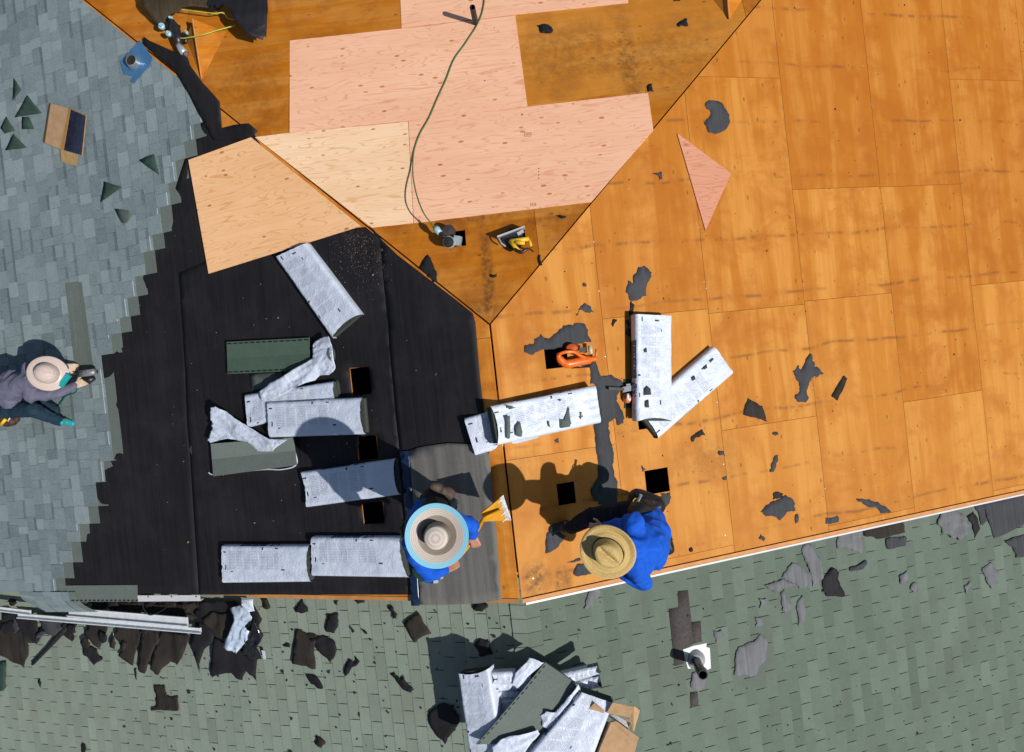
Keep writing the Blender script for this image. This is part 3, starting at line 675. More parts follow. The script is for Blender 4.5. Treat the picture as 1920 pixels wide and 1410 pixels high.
# ------------------------------------------------------------------ torn scraps
SCR = {'g': FELT_SC, 'k': FELT_BK, 'b': FELT_BR, 'l': FELT_LG, 's': SHG_GREEN}
def scrap(label, poly, face, mat='g', cr=.004, lift=.012, name='felt_scrap', cat='felt scrap', group=None, base=.006, target=.05, amp=2.2, holes=()):
    o = drape(name, jag(poly, amp, 3, hash_(label)), face, SCR[mat], .003, cr, 8, target, holes, None, lift, base)
    return tag(o, label, cat, group)
A_ = [
 ('large kidney shaped dark felt scrap on the upper plywood slope', [(1322,194),(1335,188),(1354,193),(1368,217),(1368,230),(1358,245),(1343,251),(1328,248),(1325,237),(1320,230),(1333,212),(1324,202)], 'A', 'g'),
 ('small hooked felt scrap beside the pink plywood offcut', [(1220,327),(1240,322),(1241,336),(1236,337),(1235,330)], 'A', 'g'),
 ('black six sided felt scrap near the top of the brown hip sheet', [(1007,47),(1024,46),(1036,54),(1035,61),(1012,61)], 'B', 'k'),
 ('black notched felt scrap left of the upper triangular vent', [(1269,46),(1287,34),(1291,48),(1279,47),(1273,50)], 'B', 'k'),
 ('tiny black felt scrap at the corner of the pink sheet by the hip', [(1214,160),(1222,157),(1226,172),(1214,171)], 'B', 'k'),
 ('black felt scrap cut by the top edge of the hip', [(1252,-6),(1279,-4),(1275,2),(1264,2)], 'B', 'k'),
 ('thin black felt sliver above the yellow saw', [(1043,404),(1060,405),(1062,408),(1052,410)], 'B', 'k'),
 ('black felt strip below the yellow saw at the right hip', [(1009,478),(1014,478),(1017,497),(1012,498),(1009,489)], 'B', 'k'),
 ('short black felt scrap between the three ridges above their meeting point', [(918,514),(932,514),(931,519),(920,520)], 'B', 'k'),
 ('large grey felt scrap with a folded corner above the upright bundle', [(1197,501),(1208,498),(1222,511),(1218,524),(1213,533),(1213,554),(1195,563),(1182,564),(1173,547),(1178,526),(1188,531),(1187,518)], 'A', 'g'),
 ('narrow black felt tail hanging below the large grey scrap', [(1183,562),(1191,572),(1187,592),(1180,591)], 'A', 'k'),
 ('tiny grey felt scrap above the bird shaped scrap', [(1093,536),(1095,530),(1100,535),(1097,538)], 'A', 'g'),
 ('bird shaped grey felt scrap above the orange tool', [(1080,590),(1085,580),(1098,568),(1108,575),(1114,586),(1105,587),(1088,581),(1082,592)], 'A', 'g'),
 ('small dart shaped felt scrap left of the upright bundle', [(1150,598),(1156,599),(1150,613),(1147,609)], 'A', 'k'),
 ('round grey felt scrap beside the top of the upright bundle', [(1173,601),(1180,599),(1182,607),(1179,612),(1173,606)], 'A', 'g'),
 ('square grey felt scrap touching the upright bundle', [(1172,626),(1177,614),(1184,620),(1185,637)], 'A', 'g'),
 ('wide ragged grey felt piece behind the orange tool', [(983,660),(986,647),(1001,645),(1001,636),(1015,626),(1020,633),(1028,635),(1047,621),(1056,610),(1075,610),(1083,605),(1098,609),(1102,623),(1108,641),(1088,644),(1062,650),(1020,655),(1000,665)], 'A', 'g'),
 ('long grey felt runner down the middle of the orange slope', [(1105,679),(1116,675),(1128,706),(1146,702),(1169,718),(1162,733),(1155,751),(1171,784),(1169,794),(1157,797),(1153,782),(1141,794),(1144,812),(1148,838),(1150,863),(1150,879),(1158,902),(1158,948),(1123,946),(1121,879),(1118,843),(1116,815),(1114,795),(1126,790),(1116,722),(1107,720)], 'A', 'g'),
 ('small grey felt scrap right under the bundle on the ridge', [(1039,825),(1048,822),(1048,830),(1042,831)], 'A', 'g'),
 ('dark bent shingle piece below the slanting bundle', [(1296,819),(1317,805),(1322,815),(1308,820),(1298,829)], 'A', 'b'),
 ('dark slate square piece with a faint stripe', [(1402,746),(1430,761),(1439,791),(1394,778)], 'A', 'b'),
 ('small dark rectangle right of the two crossing bundles', [(1346,848),(1358,846),(1359,854),(1349,854)], 'A', 'g'),
 ('small dark lozenge on the sheet joint right of the square hole', [(1354,895),(1363,893),(1362,899),(1356,900)], 'A', 'g'),
 ('tiny triangle of felt at the corner of the square hole', [(1203,872),(1211,880),(1205,885)], 'A', 'g'),
 ('olive grey scrap below the square hole beside the tool belt', [(1238,926),(1257,923),(1255,945),(1245,955),(1241,937)], 'A', 'g'),
 ('leaf shaped grey scrap in front of the outstretched boot', [(1026,999),(1037,986),(1047,994),(1061,1005),(1052,1017),(1037,1032),(1023,1038)], 'A', 'g'),
 ('thin grey felt strip left of the straw hat', [(1063,1054),(1088,1046),(1090,1050),(1075,1055)], 'A', 'g'),
 ('grey nailed scrap half hidden by the straw hat', [(1075,1075),(1082,1058),(1104,1055),(1116,1070),(1112,1074),(1080,1080)], 'A', 'g'),
 ('small grey scrap near the rake right of the blue shirt', [(1423,1011),(1427,1001),(1435,1010),(1432,1015)], 'A', 'g'),
 ('tiny grey scrap above the rake below the blue shirt', [(1292,1029),(1297,1026),(1298,1034),(1294,1035)], 'A', 'k'),
 ('star shaped dark felt scrap with a long tail', [(1486,696),(1497,684),(1503,693),(1511,674),(1520,663),(1523,677),(1528,681),(1527,688),(1533,688),(1545,701),(1532,707),(1522,708),(1517,718),(1513,736),(1517,746),(1510,755),(1500,754),(1491,747),(1491,741),(1500,732),(1497,715),(1491,705)], 'A', 'g'),
 ('straight dark shingle strip beside the star shaped scrap', [(1582,704),(1589,709),(1571,751),(1559,743)], 'A', 'b'),
 ('tiny dark scrap above the notched strip', [(1448,812),(1458,810),(1460,815),(1455,817)], 'A', 'g'),
 ('notched upright dark strip on the orange slope', [(1453,854),(1459,853),(1459,863),(1455,876),(1449,885),(1443,884),(1446,871)], 'A', 'g'),
 ('small black scrap overlapping the winged grey scrap', [(1449,927),(1451,923),(1468,925),(1468,935),(1450,937)], 'A', 'b'),
 ('winged grey felt scrap near the rake', [(1426,960),(1440,946),(1455,939),(1473,928),(1485,935),(1491,945),(1491,958),(1478,959),(1467,971),(1463,976),(1450,968),(1436,968)], 'A', 'g'),
 ('slim upright felt scrap right of the winged scrap', [(1492,965),(1497,964),(1497,978),(1492,982)], 'A', 'g'),
 ('small grey rectangle of felt close to the rake edge', [(1548,971),(1570,967),(1573,978),(1548,982)], 'A', 'g'),
 ('long wavy grey felt scrap close to the white rake edge', [(1606,935),(1629,936),(1647,941),(1660,949),(1671,960),(1652,963),(1642,950),(1629,951),(1619,945),(1610,941)], 'A', 'g'),
 ('folded grey felt scrap on the black felt left of the ridge', [(811,683),(822,683),(820,697),(812,712)], 'C', 'g'),
 ('black torn felt flap over the left hip below the nail gun', [(786,501),(803,478),(811,493),(820,516),(820,526),(812,529),(802,519)], 'B', 'k'),
 ('broken shingle wedge standing in the long shadow', [(1108,917),(1121,895),(1156,930),(1154,948),(1115,940)], 'A', 's'),
 ('olive shingle cutting under the hammer', [(1169,711),(1190,711),(1187,767),(1170,765)], 'A', 's'),
]
for l, p, f, m in A_: scrap(l, p, f, m, target=.06 if len(p) > 9 else .05)
F_ = [
 ('crumpled grey felt lump with two holes below the white rake edge', [(1757,981),(1767,955),(1787,950),(1805,963),(1818,988),(1808,1004),(1800,1014),(1792,1006),(1785,1010),(1767,1001),(1765,988)], 'l', .03, .05),
 ('wide grey felt rag below the winged scrap and the rake', [(1571,1006),(1575,997),(1603,991),(1616,994),(1619,1022),(1616,1037),(1593,1029),(1570,1029),(1568,1019)], 'l', .02, .03),
 ('brown torn shingles tucked under the rake', [(1616,988),(1695,976),(1697,998),(1645,1011),(1620,1005)], 'b', .01, .02),
 ('flat grey shingle patch under the brown torn shingles', [(1662,1010),(1697,1005),(1698,1024),(1665,1030)], 'g', .004, .01),
 ('long pale felt tongue leading down from the rake', [(1504,1029),(1509,1013),(1522,1022),(1532,1040),(1542,1060),(1541,1088),(1524,1100),(1518,1070),(1508,1045)], 'l', .012, .02),
 ('pale arrow shaped felt sheet on the green shingles', [(1466,1083),(1486,1055),(1519,1074),(1522,1096),(1499,1104),(1493,1096),(1478,1088)], 'l', .006, .01),
 ('ragged pale felt bits left of the arrow shaped sheet', [(1434,1098),(1455,1090),(1466,1086),(1494,1098),(1475,1103),(1455,1111),(1441,1105)], 'l', .006, .01),
 ('pale felt shred under the arrow shaped sheet', [(1464,1114),(1471,1105),(1486,1134),(1483,1144),(1468,1146)], 'l', .006, .015),
 ('pale kite shaped felt shred with a black tip', [(1495,1129),(1506,1116),(1511,1150),(1509,1165),(1497,1175)], 'l', .006, .015),
 ('black animal shaped felt piece on the dark green shingles', [(1542,1088),(1560,1065),(1574,1073),(1571,1086),(1583,1111),(1583,1118),(1550,1118),(1546,1109),(1542,1111)], 'k', .015, .04),
 ('thin bent grey felt strip right of the black piece', [(1593,1065),(1624,1050),(1625,1058),(1608,1070),(1596,1072)], 'g', .01, .02),
 ('narrow pale felt wedge in the middle of the dark green roof', [(1686,1081),(1704,1064),(1703,1083),(1695,1098)], 'l', .006, .015),
 ('small pale felt wedge just below the narrow wedge', [(1707,1104),(1717,1092),(1721,1098),(1713,1111)], 'l', .006, .015),
 ('pale felt sheet near the right edge of the dark green roof', [(1842,1065),(1861,1054),(1873,1073),(1870,1093),(1859,1105),(1848,1086)], 'l', .008, .015),
 ('tiny forked pale scrap left of the right edge sheet', [(1808,1101),(1820,1088),(1823,1098),(1813,1114)], 'l', .006, .01),
 ('pale grey felt strip just below the ridge corner of the rake', [(1098,1129),(1105,1109),(1113,1102),(1128,1105),(1113,1134),(1095,1142)], 'l', .005, .012),
 ('broad pale felt rag with torn top right of the white flashing', [(1379,1234),(1386,1213),(1419,1198),(1427,1190),(1437,1198),(1437,1226),(1425,1249),(1420,1264),(1407,1270),(1394,1264),(1377,1267)], 'l', .006, .012),
 ('faint pale felt scrap above the white flashing', [(1338,1183),(1353,1180),(1354,1196),(1343,1206)], 'l', .004, .008),
 ('small pale felt curl above the arrow shaped sheet on its left', [(1424,1121),(1438,1122),(1425,1142)], 'l', .004, .01),
 ('square pale scrap between the broad rag and the arrow shaped sheet', [(1417,1157),(1430,1157),(1430,1172),(1417,1175)], 'l', .004, .01),
 ('pale rag below the white flashing', [(1298,1262),(1318,1256),(1326,1270),(1322,1290),(1308,1296),(1296,1285)], 'l', .005, .01),
 ('big dark shingle slab under the right end of the rake', [(1846,944),(1930,926),(1930,978),(1864,1009),(1851,971)], 'g', .008, .012),
 ('upright dark shingle strip with a blue edge left of the big slab', [(1828,947),(1843,942),(1851,977),(1841,985)], 'g', .01, .02),
 ('dark torn slab at the right edge below the big slab', [(1884,1014),(1930,1002),(1930,1040),(1905,1046),(1900,1027)], 'g', .008, .012),
 ('black wedge standing between the felt lump and the big slab', [(1815,968),(1826,958),(1834,975),(1838,990),(1829,1010),(1824,985)], 'k', .005, .012),
]
for l, p, m, c, li in F_: scrap(l, p, 'F', m, c, li, target=.05, base=.020, amp=3.6 if m == 'l' else 2.4)
for l, p in (('long patch of bare brown tabs above the white flashing', [(1254,1142),(1273,1138),(1271,1109),(1290,1106),(1293,1135),(1296,1160),(1301,1207),(1284,1218),(1282,1245),(1265,1249),(1260,1200)]),
             ('short bare tab right of the long bare patch', [(1296,1167),(1314,1164),(1316,1203),(1300,1207)]), ('single bare tab below the white flashing', [(1294,1298),(1308,1296),(1310,1323),(1295,1327)])):
    o = drape('bare_tab_patch', p, 'F', plain('bare_tabs', (.055, .048, .045, 1), .95, .25, 40), .001, .0005, 5, .2, parent=HOUSE, base=.0095); o['label'] = l
E_ = [
 ('black brown torn piece under the middle of the left rake', [(553,1147),(559,1132),(568,1124),(577,1139),(578,1147),(567,1150)], 'k'),
 ('tiny black triangle tight under the left rake', [(625,1128),(633,1126),(633,1135),(628,1134)], 'k'),
 ('flat brown scrap half under the left rake', [(661,1122),(684,1123),(684,1130),(672,1132)], 'b'),
 ('long black torn scrap left of the striped brown shingle', [(728,1137),(738,1137),(746,1152),(744,1160),(737,1160),(735,1148),(729,1143)], 'k'),
 ('black squarish scrap below the left rake', [(615,1151),(634,1150),(635,1162),(633,1175),(627,1187),(610,1183)], 'k'),
 ('black ragged sheet with a forked tail beside the brown shingle', [(582,1198),(608,1192),(626,1201),(631,1218),(626,1234),(619,1243),(615,1238),(603,1226),(592,1213)], 'k'),
 ('small black nub left of the upright brown shingle', [(529,1210),(537,1206),(545,1209),(543,1214),(533,1213)], 'k'),
 ('tiny black square between the scraps under the left rake', [(655,1177),(660,1175),(665,1184),(661,1187)], 'k'),
 ('tiny black splinter right of the black square', [(676,1177),(688,1186),(688,1190),(680,1184)], 'k'),
 ('black Y shaped scrap on the pale green shingles', [(646,1266),(647,1247),(656,1236),(664,1244),(666,1231),(675,1240),(669,1248),(659,1252),(650,1267)], 'k'),
 ('black leaf shaped scrap below the upright brown shingle', [(572,1263),(592,1267),(606,1290),(602,1292),(582,1282)], 'k'),
 ('black bow shaped scrap left of the pile shadow', [(731,1264),(740,1261),(751,1275),(757,1266),(763,1280),(777,1291),(771,1298),(756,1292)], 'k'),
 ('black oval scrap below the grey roll sheet', [(885,1137),(891,1130),(914,1132),(915,1139),(904,1147),(888,1143)], 'k'),
 ('dark brown scrap near the bottom edge on pale green shingles', [(590,1395),(594,1379),(611,1392),(603,1402)], 'b'),
 ('large black torn heap in the shadow beside the bundle pile', [(804,1335),(820,1323),(832,1318),(853,1321),(850,1331),(863,1349),(858,1361),(848,1374),(835,1396),(814,1372),(803,1353)], 'k'),
 ('black scrap lying inside the pile shadow', [(888,1211),(899,1198),(919,1201),(919,1216),(924,1226),(899,1231),(896,1218)], 'k'),
 ('brown L shaped broken shingle on the pale green roof', [(288,1285),(311,1286),(314,1305),(334,1305),(334,1333),(283,1332),(292,1326),(292,1310)], 'b'),
 ('tiny black teardrop left on the pale green roof', [(71,1275),(75,1274),(77,1290)], 'k'),
 ('black scrap at the bottom edge of the pale green roof', [(152,1399),(156,1394),(162,1403),(158,1412),(153,1412)], 'k'),
 ('black angular scrap below the brown shingle fan', [(153,1210),(166,1211),(179,1216),(184,1226),(194,1235),(176,1247),(163,1231),(156,1226)], 'k'),
]
for l, p, m in E_: scrap(l, p, 'E', m, .008, .02 if len(p) < 9 else .035, base=.022, cat='felt scrap' if m == 'k' else 'broken shingle', name='felt_scrap' if m == 'k' else 'broken_shingle')
def torn(label, poly, face='E', m='b', h=.02, cr=.012, lift=.03, amp=3.0):
    return tag(drape('torn_shingle', jag(poly, amp, 2, hash_(label)), face, SCR[m], .004, cr, 5, .06, (), None, lift, h), label, 'torn shingle', 'torn shingles heaped below the left rake')
torn('brown shingle with a black band lying under the left rake', [(757,1169),(784,1147),(809,1188),(777,1206)], h=.024)
torn('upright brown shingle half grey on its left side', [(548,1242),(554,1181),(573,1187),(595,1192),(591,1255),(569,1248)], m='b', h=.024)
PILE = [
 ('small brown shingle at the left end of the fan under the gutters', [(158,1183),(167,1160),(204,1165),(186,1216),(180,1213)], 'b', .03),
 ('dark fanned shingle strip pointing down left of the fan middle', [(217,1170),(268,1172),(248,1249),(222,1229),(227,1216),(216,1193)], 'b', .04),
 ('brown fanned shingle strip in the middle of the fan', [(268,1178),(299,1180),(299,1203),(271,1263),(258,1254)], 'b', .05),
 ('wide dark shingle with sawtooth edge at the right of the fan', [(299,1182),(357,1190),(332,1247),(322,1240),(314,1246),(296,1266),(281,1254)], 'b', .055),
 ('dark slate shingle piece at the left edge below the gutter', [(-5,1165),(28,1170),(74,1200),(69,1208),(54,1203),(48,1252),(20,1239),(-5,1224)], 'b', .03),
 ('black felt heap at the left edge above the slate piece', [(5,1150),(60,1150),(76,1196),(66,1206),(40,1186),(12,1170)], 'k', .05),
 ('rounded brown shingle bent under the gutter', [(71,1155),(125,1158),(114,1184),(98,1192),(79,1189)], 'g', .04),
 ('black pointed felt tail right of the fan', [(368,1165),(404,1172),(398,1206),(380,1225),(372,1262),(366,1230),(357,1213)], 'k', .04),
 ('black sawtooth sheet below the crumpled white bag', [(395,1240),(401,1195),(445,1215),(484,1228),(480,1277),(462,1258),(455,1275),(434,1262),(398,1270)], 'k', .03),
 ('brown folded shingle left of the crumpled white bag', [(378,1160),(400,1147),(437,1150),(445,1175),(422,1197),(401,1193)], 'b', .06),
 ('dark shingle leaning under the left rake above the gutter end', [(262,1130),(352,1132),(385,1128),(380,1160),(300,1160),(268,1148)], 'b', .03),
 ('black felt tangle between rake and white bag', [(375,1128),(440,1126),(452,1140),(430,1165),(385,1168),(362,1150)], 'k', .05),
 ('brown shingle end below the left rake right of the white bag', [(487,1122),(500,1122),(507,1138),(503,1142),(493,1141)], 'b', .02),
 ('black scorched scrap right of the white bag', [(474,1140),(484,1146),(493,1160),(487,1178),(492,1195),(480,1205),(470,1190),(468,1160)], 'k', .06),
 ('dark shingle strip under the gutter above the fan', [(200,1128),(262,1130),(266,1150),(205,1150)], 'b', .03),
 ('green backed scrap at the far left below the heap', [(-5,1245),(12,1240),(10,1290),(-5,1298)], 's', .02),
 ('small black chip right of the rolled felt bar', [(128,1180),(135,1172),(141,1195),(135,1203),(129,1195)], 'k', .02),
 ('brown shingle stub left below the bent rounded shingle', [(0,1140),(20,1142),(30,1165),(5,1175)], 'b', .02),
 ('black chip at the tail of the fan', [(250,1256),(254,1255),(258,1275),(254,1272)], 'k', .01),
]
for l, p, m, h in PILE: torn(l, p, 'E', m, h + .015, .016, .04)
rr_ = random.Random(77)
for i in range(34):
    cx_ = rr_.uniform(0, 400); cy_ = rr_.uniform(1128, 1190) if cx_ < 150 or cx_ > 350 else rr_.choice((rr_.uniform(1124, 1140), rr_.uniform(1172, 1215))); n_ = rr_.randint(4, 6); a0_ = rr_.uniform(0, 6.3); R_ = rr_.uniform(7, 19); st_ = rr_.uniform(.35, 1); ro = rr_.uniform(0, 3.1)
    pl = []
    for q in range(n_):
        th = a0_ + q * 6.283 / n_ + rr_.uniform(-.25, .25); x_ = R_ * math.cos(th); y_ = R_ * st_ * math.sin(th); pl.append((cx_ + x_ * math.cos(ro) - y_ * math.sin(ro), cy_ + x_ * math.sin(ro) + y_ * math.cos(ro)))
    torn('small torn shingle fragment in the dark heap around the left gutters', pl, 'E', rr_.choice('bbkkg'), rr_.uniform(.02, .09), .012, .05)['group'] = 'small fragments in the heap around the gutters'
mb = MB(); mb.tube([at(61, 1245, 'E', .03), at(90, 1215, 'E', .03), at(112, 1190, 'E', .035), at(127, 1176, 'E', .04)], [.022, .026, .036, .040], 10)
tag(mb.build('rolled_felt', FELT_BK, None, True), 'rolled bar of black felt lying below the left gutters', 'felt roll')
mb = MB(); mb.tube(curve_pts([at(266, 1130, 'E', .35), at(270, 1142, 'E', .3), at(280, 1153, 'E', .25), at(298, 1148, 'E', .3), at(316, 1136, 'E', .35)]), .006, 6)
tag(mb.build('black_strap', BLACK_P, None, True), 'black bent strap looping over the gutters', 'strap')

# shingle cuttings on the grey field
for l, p in (('dark green shingle triangle highest at the left edge', [(25,146),(40,168),(24,188)]), ('largest dark green shingle triangle pointing up', [(51,178),(78,212),(27,220)]),
             ('dark green shingle stub below the largest triangle', [(42,219),(54,219),(64,242),(41,242)]), ('dark green shingle triangle at the left edge below the stub', [(12,218),(28,245),(8,250),(0,240)]),
             ('dark green shingle triangle lowest of those at the left edge', [(25,251),(50,277),(9,282)]), ('dark green shingle triangle right of the cardboard box', [(260,300),(289,289),(298,328)]),
             ('dark green shingle triangle above the loose long strip', [(195,340),(229,351),(188,379)]), ('olive grey shingle triangle nearest the stepped edge', [(214,391),(240,394),(247,404),(238,418),(228,418)])):
    m = SHG_GREEN if 'dark' in l else HEADLAP
    tag(drape('shingle_cutting', p, 'C', m, .004, .002, 6, .08, (), None, .02, .024), l, 'shingle cutting')
mb = MB(); q = [at(x, y, 'C', .021) for x, y in ((122, 532), (145, 528), (168, 700), (142, 706))]; mb.prism(q, -nrm('C') * .004, .4)
mb.prism([at(x, y, 'C', .0225) for x, y in ((146, 530), (153, 529), (175, 690), (168, 700))], -nrm('C') * .004, .3)
tag(mb.build('loose_shingle', HEADLAP), 'long loose shingle strip lying above the kneeling roofer hands', 'shingle')

# roll roofing over the ridge end
o = drape('roll_roofing', [(765, 847), (782, 840), (800, 836), (840, 831), (880, 833), (905, 839), (917, 852), (928, 960), (940, 1124), (900, 1131), (840, 1134), (785, 1134), (775, 1000)], 'C', ROLLM, .004, .004, 3, .09, base=.034)
tag(o, 'grey mineral roll sheet under the worker with the blue rimmed hat', 'roofing sheet')
o = drape('blue_film_edge', [(749, 846), (766, 846), (778, 1010), (786, 1136), (771, 1136), (762, 1000)], 'C', plain('blue_film', (.008, .02, .06, 1), .25, .3, 12, .5), .002, .003, 6, .06, base=.040, parent=o)

# ------------------------------------------------------------------ wrapped bundles
SHG_STACK = shingle_mat('bundle_edge', (.02, .024, .020, 1), (.09, .105, .09, 1), .4)
def bundle(label, quad, face, h, base=0.0, mat=None, crease=.011, ends=(0, 1), seed=0, group='wrapped shingle bundles', bow=.0):
    """wrapped bundle from the four photo corners of its top; u runs from corner 0 to 1"""
    mat = mat or WRAP
    f4 = face if isinstance(face, tuple) else (face,) * 4
    c = [at(x, y, f4[i], h + base) for i, (x, y) in enumerate(quad)]
    n = nrm(f4[0]) if f4[0] == f4[1] else Vector((0, 0, 1))
    if f4[0] != f4[1]: n = (c[1] - c[0]).cross(c[3] - c[0]).normalized(); n = n if n.z > 0 else -n
    Lu = ((c[1] - c[0]).length + (c[2] - c[3]).length) / 2; Wv = ((c[3] - c[0]).length + (c[2] - c[1]).length) / 2
    off = Vector((seed * 3.1, seed * 1.7, 0)); nu, side = 44, 5
    # section: side up, round over, top, round over, side down
    r = .025; sec = [(-0.002, -h), (-.004, -h * .6), (-.004, -r), (r * .3, -r * .3), (r, 0)] + [(r + (Wv - 2 * r) * k / 16, 0) for k in range(1, 16)] + [(Wv - r, 0), (Wv - r * .3, -r * .3), (Wv + .004, -r), (Wv + .004, -h * .6), (Wv + .002, -h)]
    V_, U_, F_ = [], [], []
    for i in range(nu + 1):
        for j, (v, z) in enumerate(sec):
            fv = min(max(v / Wv, 0), 1); u = i / nu
            a0 = .030 * (1 - (2 * fv - 1) ** 2) if 0 in ends else 0.0; a1 = .034 * (1 - (2 * fv - 1) ** 2) if 1 in ends else 0.0
            if z < -.02: a0 = a1 = 0
            uu = a0 / Lu + u * (1 - (a0 + a1) / Lu)
            p = (c[0] * (1 - uu) + c[1] * uu) * (1 - v / Wv) + (c[3] * (1 - uu) + c[2] * uu) * (v / Wv)
            d = noise.noise(Vector((u * Lu * 7, v * 11, 0)) + off) * .5 + (1 - 2 * abs(noise.noise(Vector((u * Lu * 16, v * 13 + u * 6, 3)) + off))) * .5
            edge = max(0, 1 - min(u, 1 - u) * 6); 
            d += edge * (1 - 2 * abs(noise.noise(Vector((u * 4, v * 42, 9)) + off))) * .9
            top = 1 if z > -r * .5 else .35
            zz = z + d * crease * top - .006 * edge * top + bow * math.sin(u * math.pi)
            V_.append(p + n * zz); U_.append((uu * Lu, v if z > -.02 else (v - (-z) if v < Wv / 2 else v + (-z))))
    m = len(sec)
    for i in range(nu):
        for j in range(m - 1): F_.append((i * m + j, (i + 1) * m + j, (i + 1) * m + j + 1, i * m + j + 1))
    cc = sum(c, Vector()) / 4 - n * h
    root = mesh_obj('shingle_bundle', V_, F_, mat, None, True, None, U_, cc); root.name = 'shingle_bundle'
    me = root.data
    bm = bmesh.new(); bm.from_mesh(me); bmesh.ops.recalc_face_normals(bm, faces=bm.faces[:])
    if sum(f.normal.dot(n) * f.calc_area() for f in bm.faces) < 0: bmesh.ops.reverse_faces(bm, faces=bm.faces[:])
    bm.to_mesh(me); bm.free()
    # the shingles inside
    mb = MB(); e = .006
    def bl(u, v, z): return (c[0] * (1 - u) + c[1] * u) * (1 - v) + (c[3] * (1 - u) + c[2] * u) * v + n * z
    k = 12
    for q in range(6):
        z1 = -.018 - q * (h - .02) / 6; z0 = z1 - (h - .02) / 6 + .0015; o_ = random.Random(seed * 9 + q).uniform(-.004, .004) / Lu
        t = [bl(.006 + o_, .03, z1), bl(.994 + o_, .03, z1), bl(.994 + o_, .97, z1), bl(.006 + o_, .97, z1)]
        mb.prism(t, n * (z0 - z1), random.Random(seed + q).uniform(.2, .7))
    mb.build('shingle_stack', SHG_STACK, root)
    tag(root, label, 'shingle bundle', group); return root
B = 'C'
bundle('white wrapped bundle lying diagonally below the tan plywood sheet', [(516, 482), (622, 634), (673, 590), (572, 456)], 'C', .10, seed=1, ends=(1,))
bundle('white wrapped bundle half under the shadowed one and the torn wrapper', [(459, 741), (627, 715), (633, 757), (464, 801)], 'C', .09, seed=2, ends=(1,))
bundle('white wrapped bundle on top with the round hat shadow across it', [(501, 755), (678, 746), (684, 814), (504, 820)], 'C', .10, .035, seed=3, ends=(1,))
bundle('white wrapped bundle half shaded left of the worker with the blue rimmed hat', [(563, 886), (740, 861), (749, 927), (573, 951)], 'C', .10, seed=4, ends=(0, 1))
bundle('white wrapped bundle lowest at the left on the black felt', [(415, 1024), (578, 1024), (582, 1091), (417, 1093)], 'C', .10, seed=5, ends=(1,))
bundle('white wrapped bundle lowest on the black felt touching the worker', [(583, 1008), (750, 1008), (765, 1083), (585, 1080)], 'C', .10, seed=6, ends=(1,))
bundle('short white bundle end under the torn bundle across the ridge', [(870, 785), (985, 752), (1010, 820), (891, 853)], ('C', 'A', 'A', 'C'), .085, .012, seed=7, ends=())
bundle('white wrapped bundle with torn printed top lying across the ridge', [(920, 762), (1117, 723), (1127, 792), (933, 834)], ('C', 'A', 'A', 'C'), .17, .02, seed=8, ends=(0,), crease=.012)
bundle('white wrapped bundle slanting away under the upright one', [(1235, 822), (1376, 700), (1340, 650), (1196, 774)], 'A', .10, seed=9, ends=(0,))
bundle('white wrapped bundle upright on the orange slope with a blue side', [(1193, 589), (1195, 790), (1261, 790), (1260, 592)], 'A', .10, .085, seed=10, ends=(1,))
# holes torn in the wrapper across the ridge
# opened bundles
def stack(label, quad, face, h, mat, bands=True, n_=5, name='shingle_stack', split=.5, tones=(.6, .45)):
    root = None; u = nrm(face); rr = random.Random(hash_(label))
    mb = MB()
    for k in range(n_):
        hh = h * (k + 1) / n_; d = .002 * rr.uniform(-1, 1); q = [at(x, y, face, hh) + Vector((d, d, 0)) for x, y in quad]
        if k < n_ - 1: mb.prism(q, -u * (h / n_ - .002), rr.uniform(.2, .5))
        else:
            a, b, c, dd = q; m0 = a.lerp(dd, split); m1 = b.lerp(c, split)
            mb.prism([a, b, m1, m0], -u * .006, tones[0]); mb.prism([m0, m1, c, dd], -u * .009, tones[1])
            if bands:
                for (p0, p1, w) in ((a, b, dd - a), (dd, c, a - dd)):
                    w = w.normalized(); dirn = p1 - p0; nn = 14
                    for i in range(nn):
                        s = p0 + dirn * ((i + .12) / nn) + w * .012; e = p0 + dirn * ((i + .86) / nn) + w * .012
                        mb.prism([s + u * .001, e + u * .001, e + w * .014 + u * .001, s + w * .014 + u * .001], -u * .002, .0, 1)
    o = mb.build(name, [mat, BLACK_P]); return tag(o, label, 'shingle bundle')
stack('unwrapped stack of dark green shingles with black tar dashes', [(425, 641), (580, 633), (581, 694), (427, 701)], 'C', .06, SHG_GREEN)
drape('shingle_stub', [(467, 702), (530, 698), (520, 730), (472, 730)], 'C', HEADLAP, .005, .002, 5, .1, base=.02)
tag(bpy.data.objects['shingle_stub'], 'single olive shingle end below the dark green stack', 'shingle')
stack('open stack of grey green shingles under a thrown back wrapper', [(395, 832), (549, 820), (556, 872), (400, 893)], 'C', .085, HEADLAP, False, 6, split=.48, tones=(.85, .35))
o = drape('torn_wrapper', jag([(602, 634, .10), (618, 631, .13), (626, 660, .14), (631, 690, .10), (618, 703, .08), (600, 704, .07), (592, 713, .06), (560, 724, .12), (520, 746, .13), (492, 752, .14), (487, 735, .13), (508, 718, .11), (545, 697, .13), (586, 672, .10), (588, 645, .09)], 1.2, 1, 4), 'C', WRAP_P, .001, .016, 9, .018, base=.05, ridge=True)
tag(o, 'torn white wrapper twisted off the dark green stack', 'plastic wrapper')
mb = MB(); mb.lathe([(.0, 0), (.05, .002), (.075, .0)], at(622, 664, 'C', .12), (.75, 0, .6), 20, sx=.6); mb.build('shingle_end', SHG_STACK, o, True)
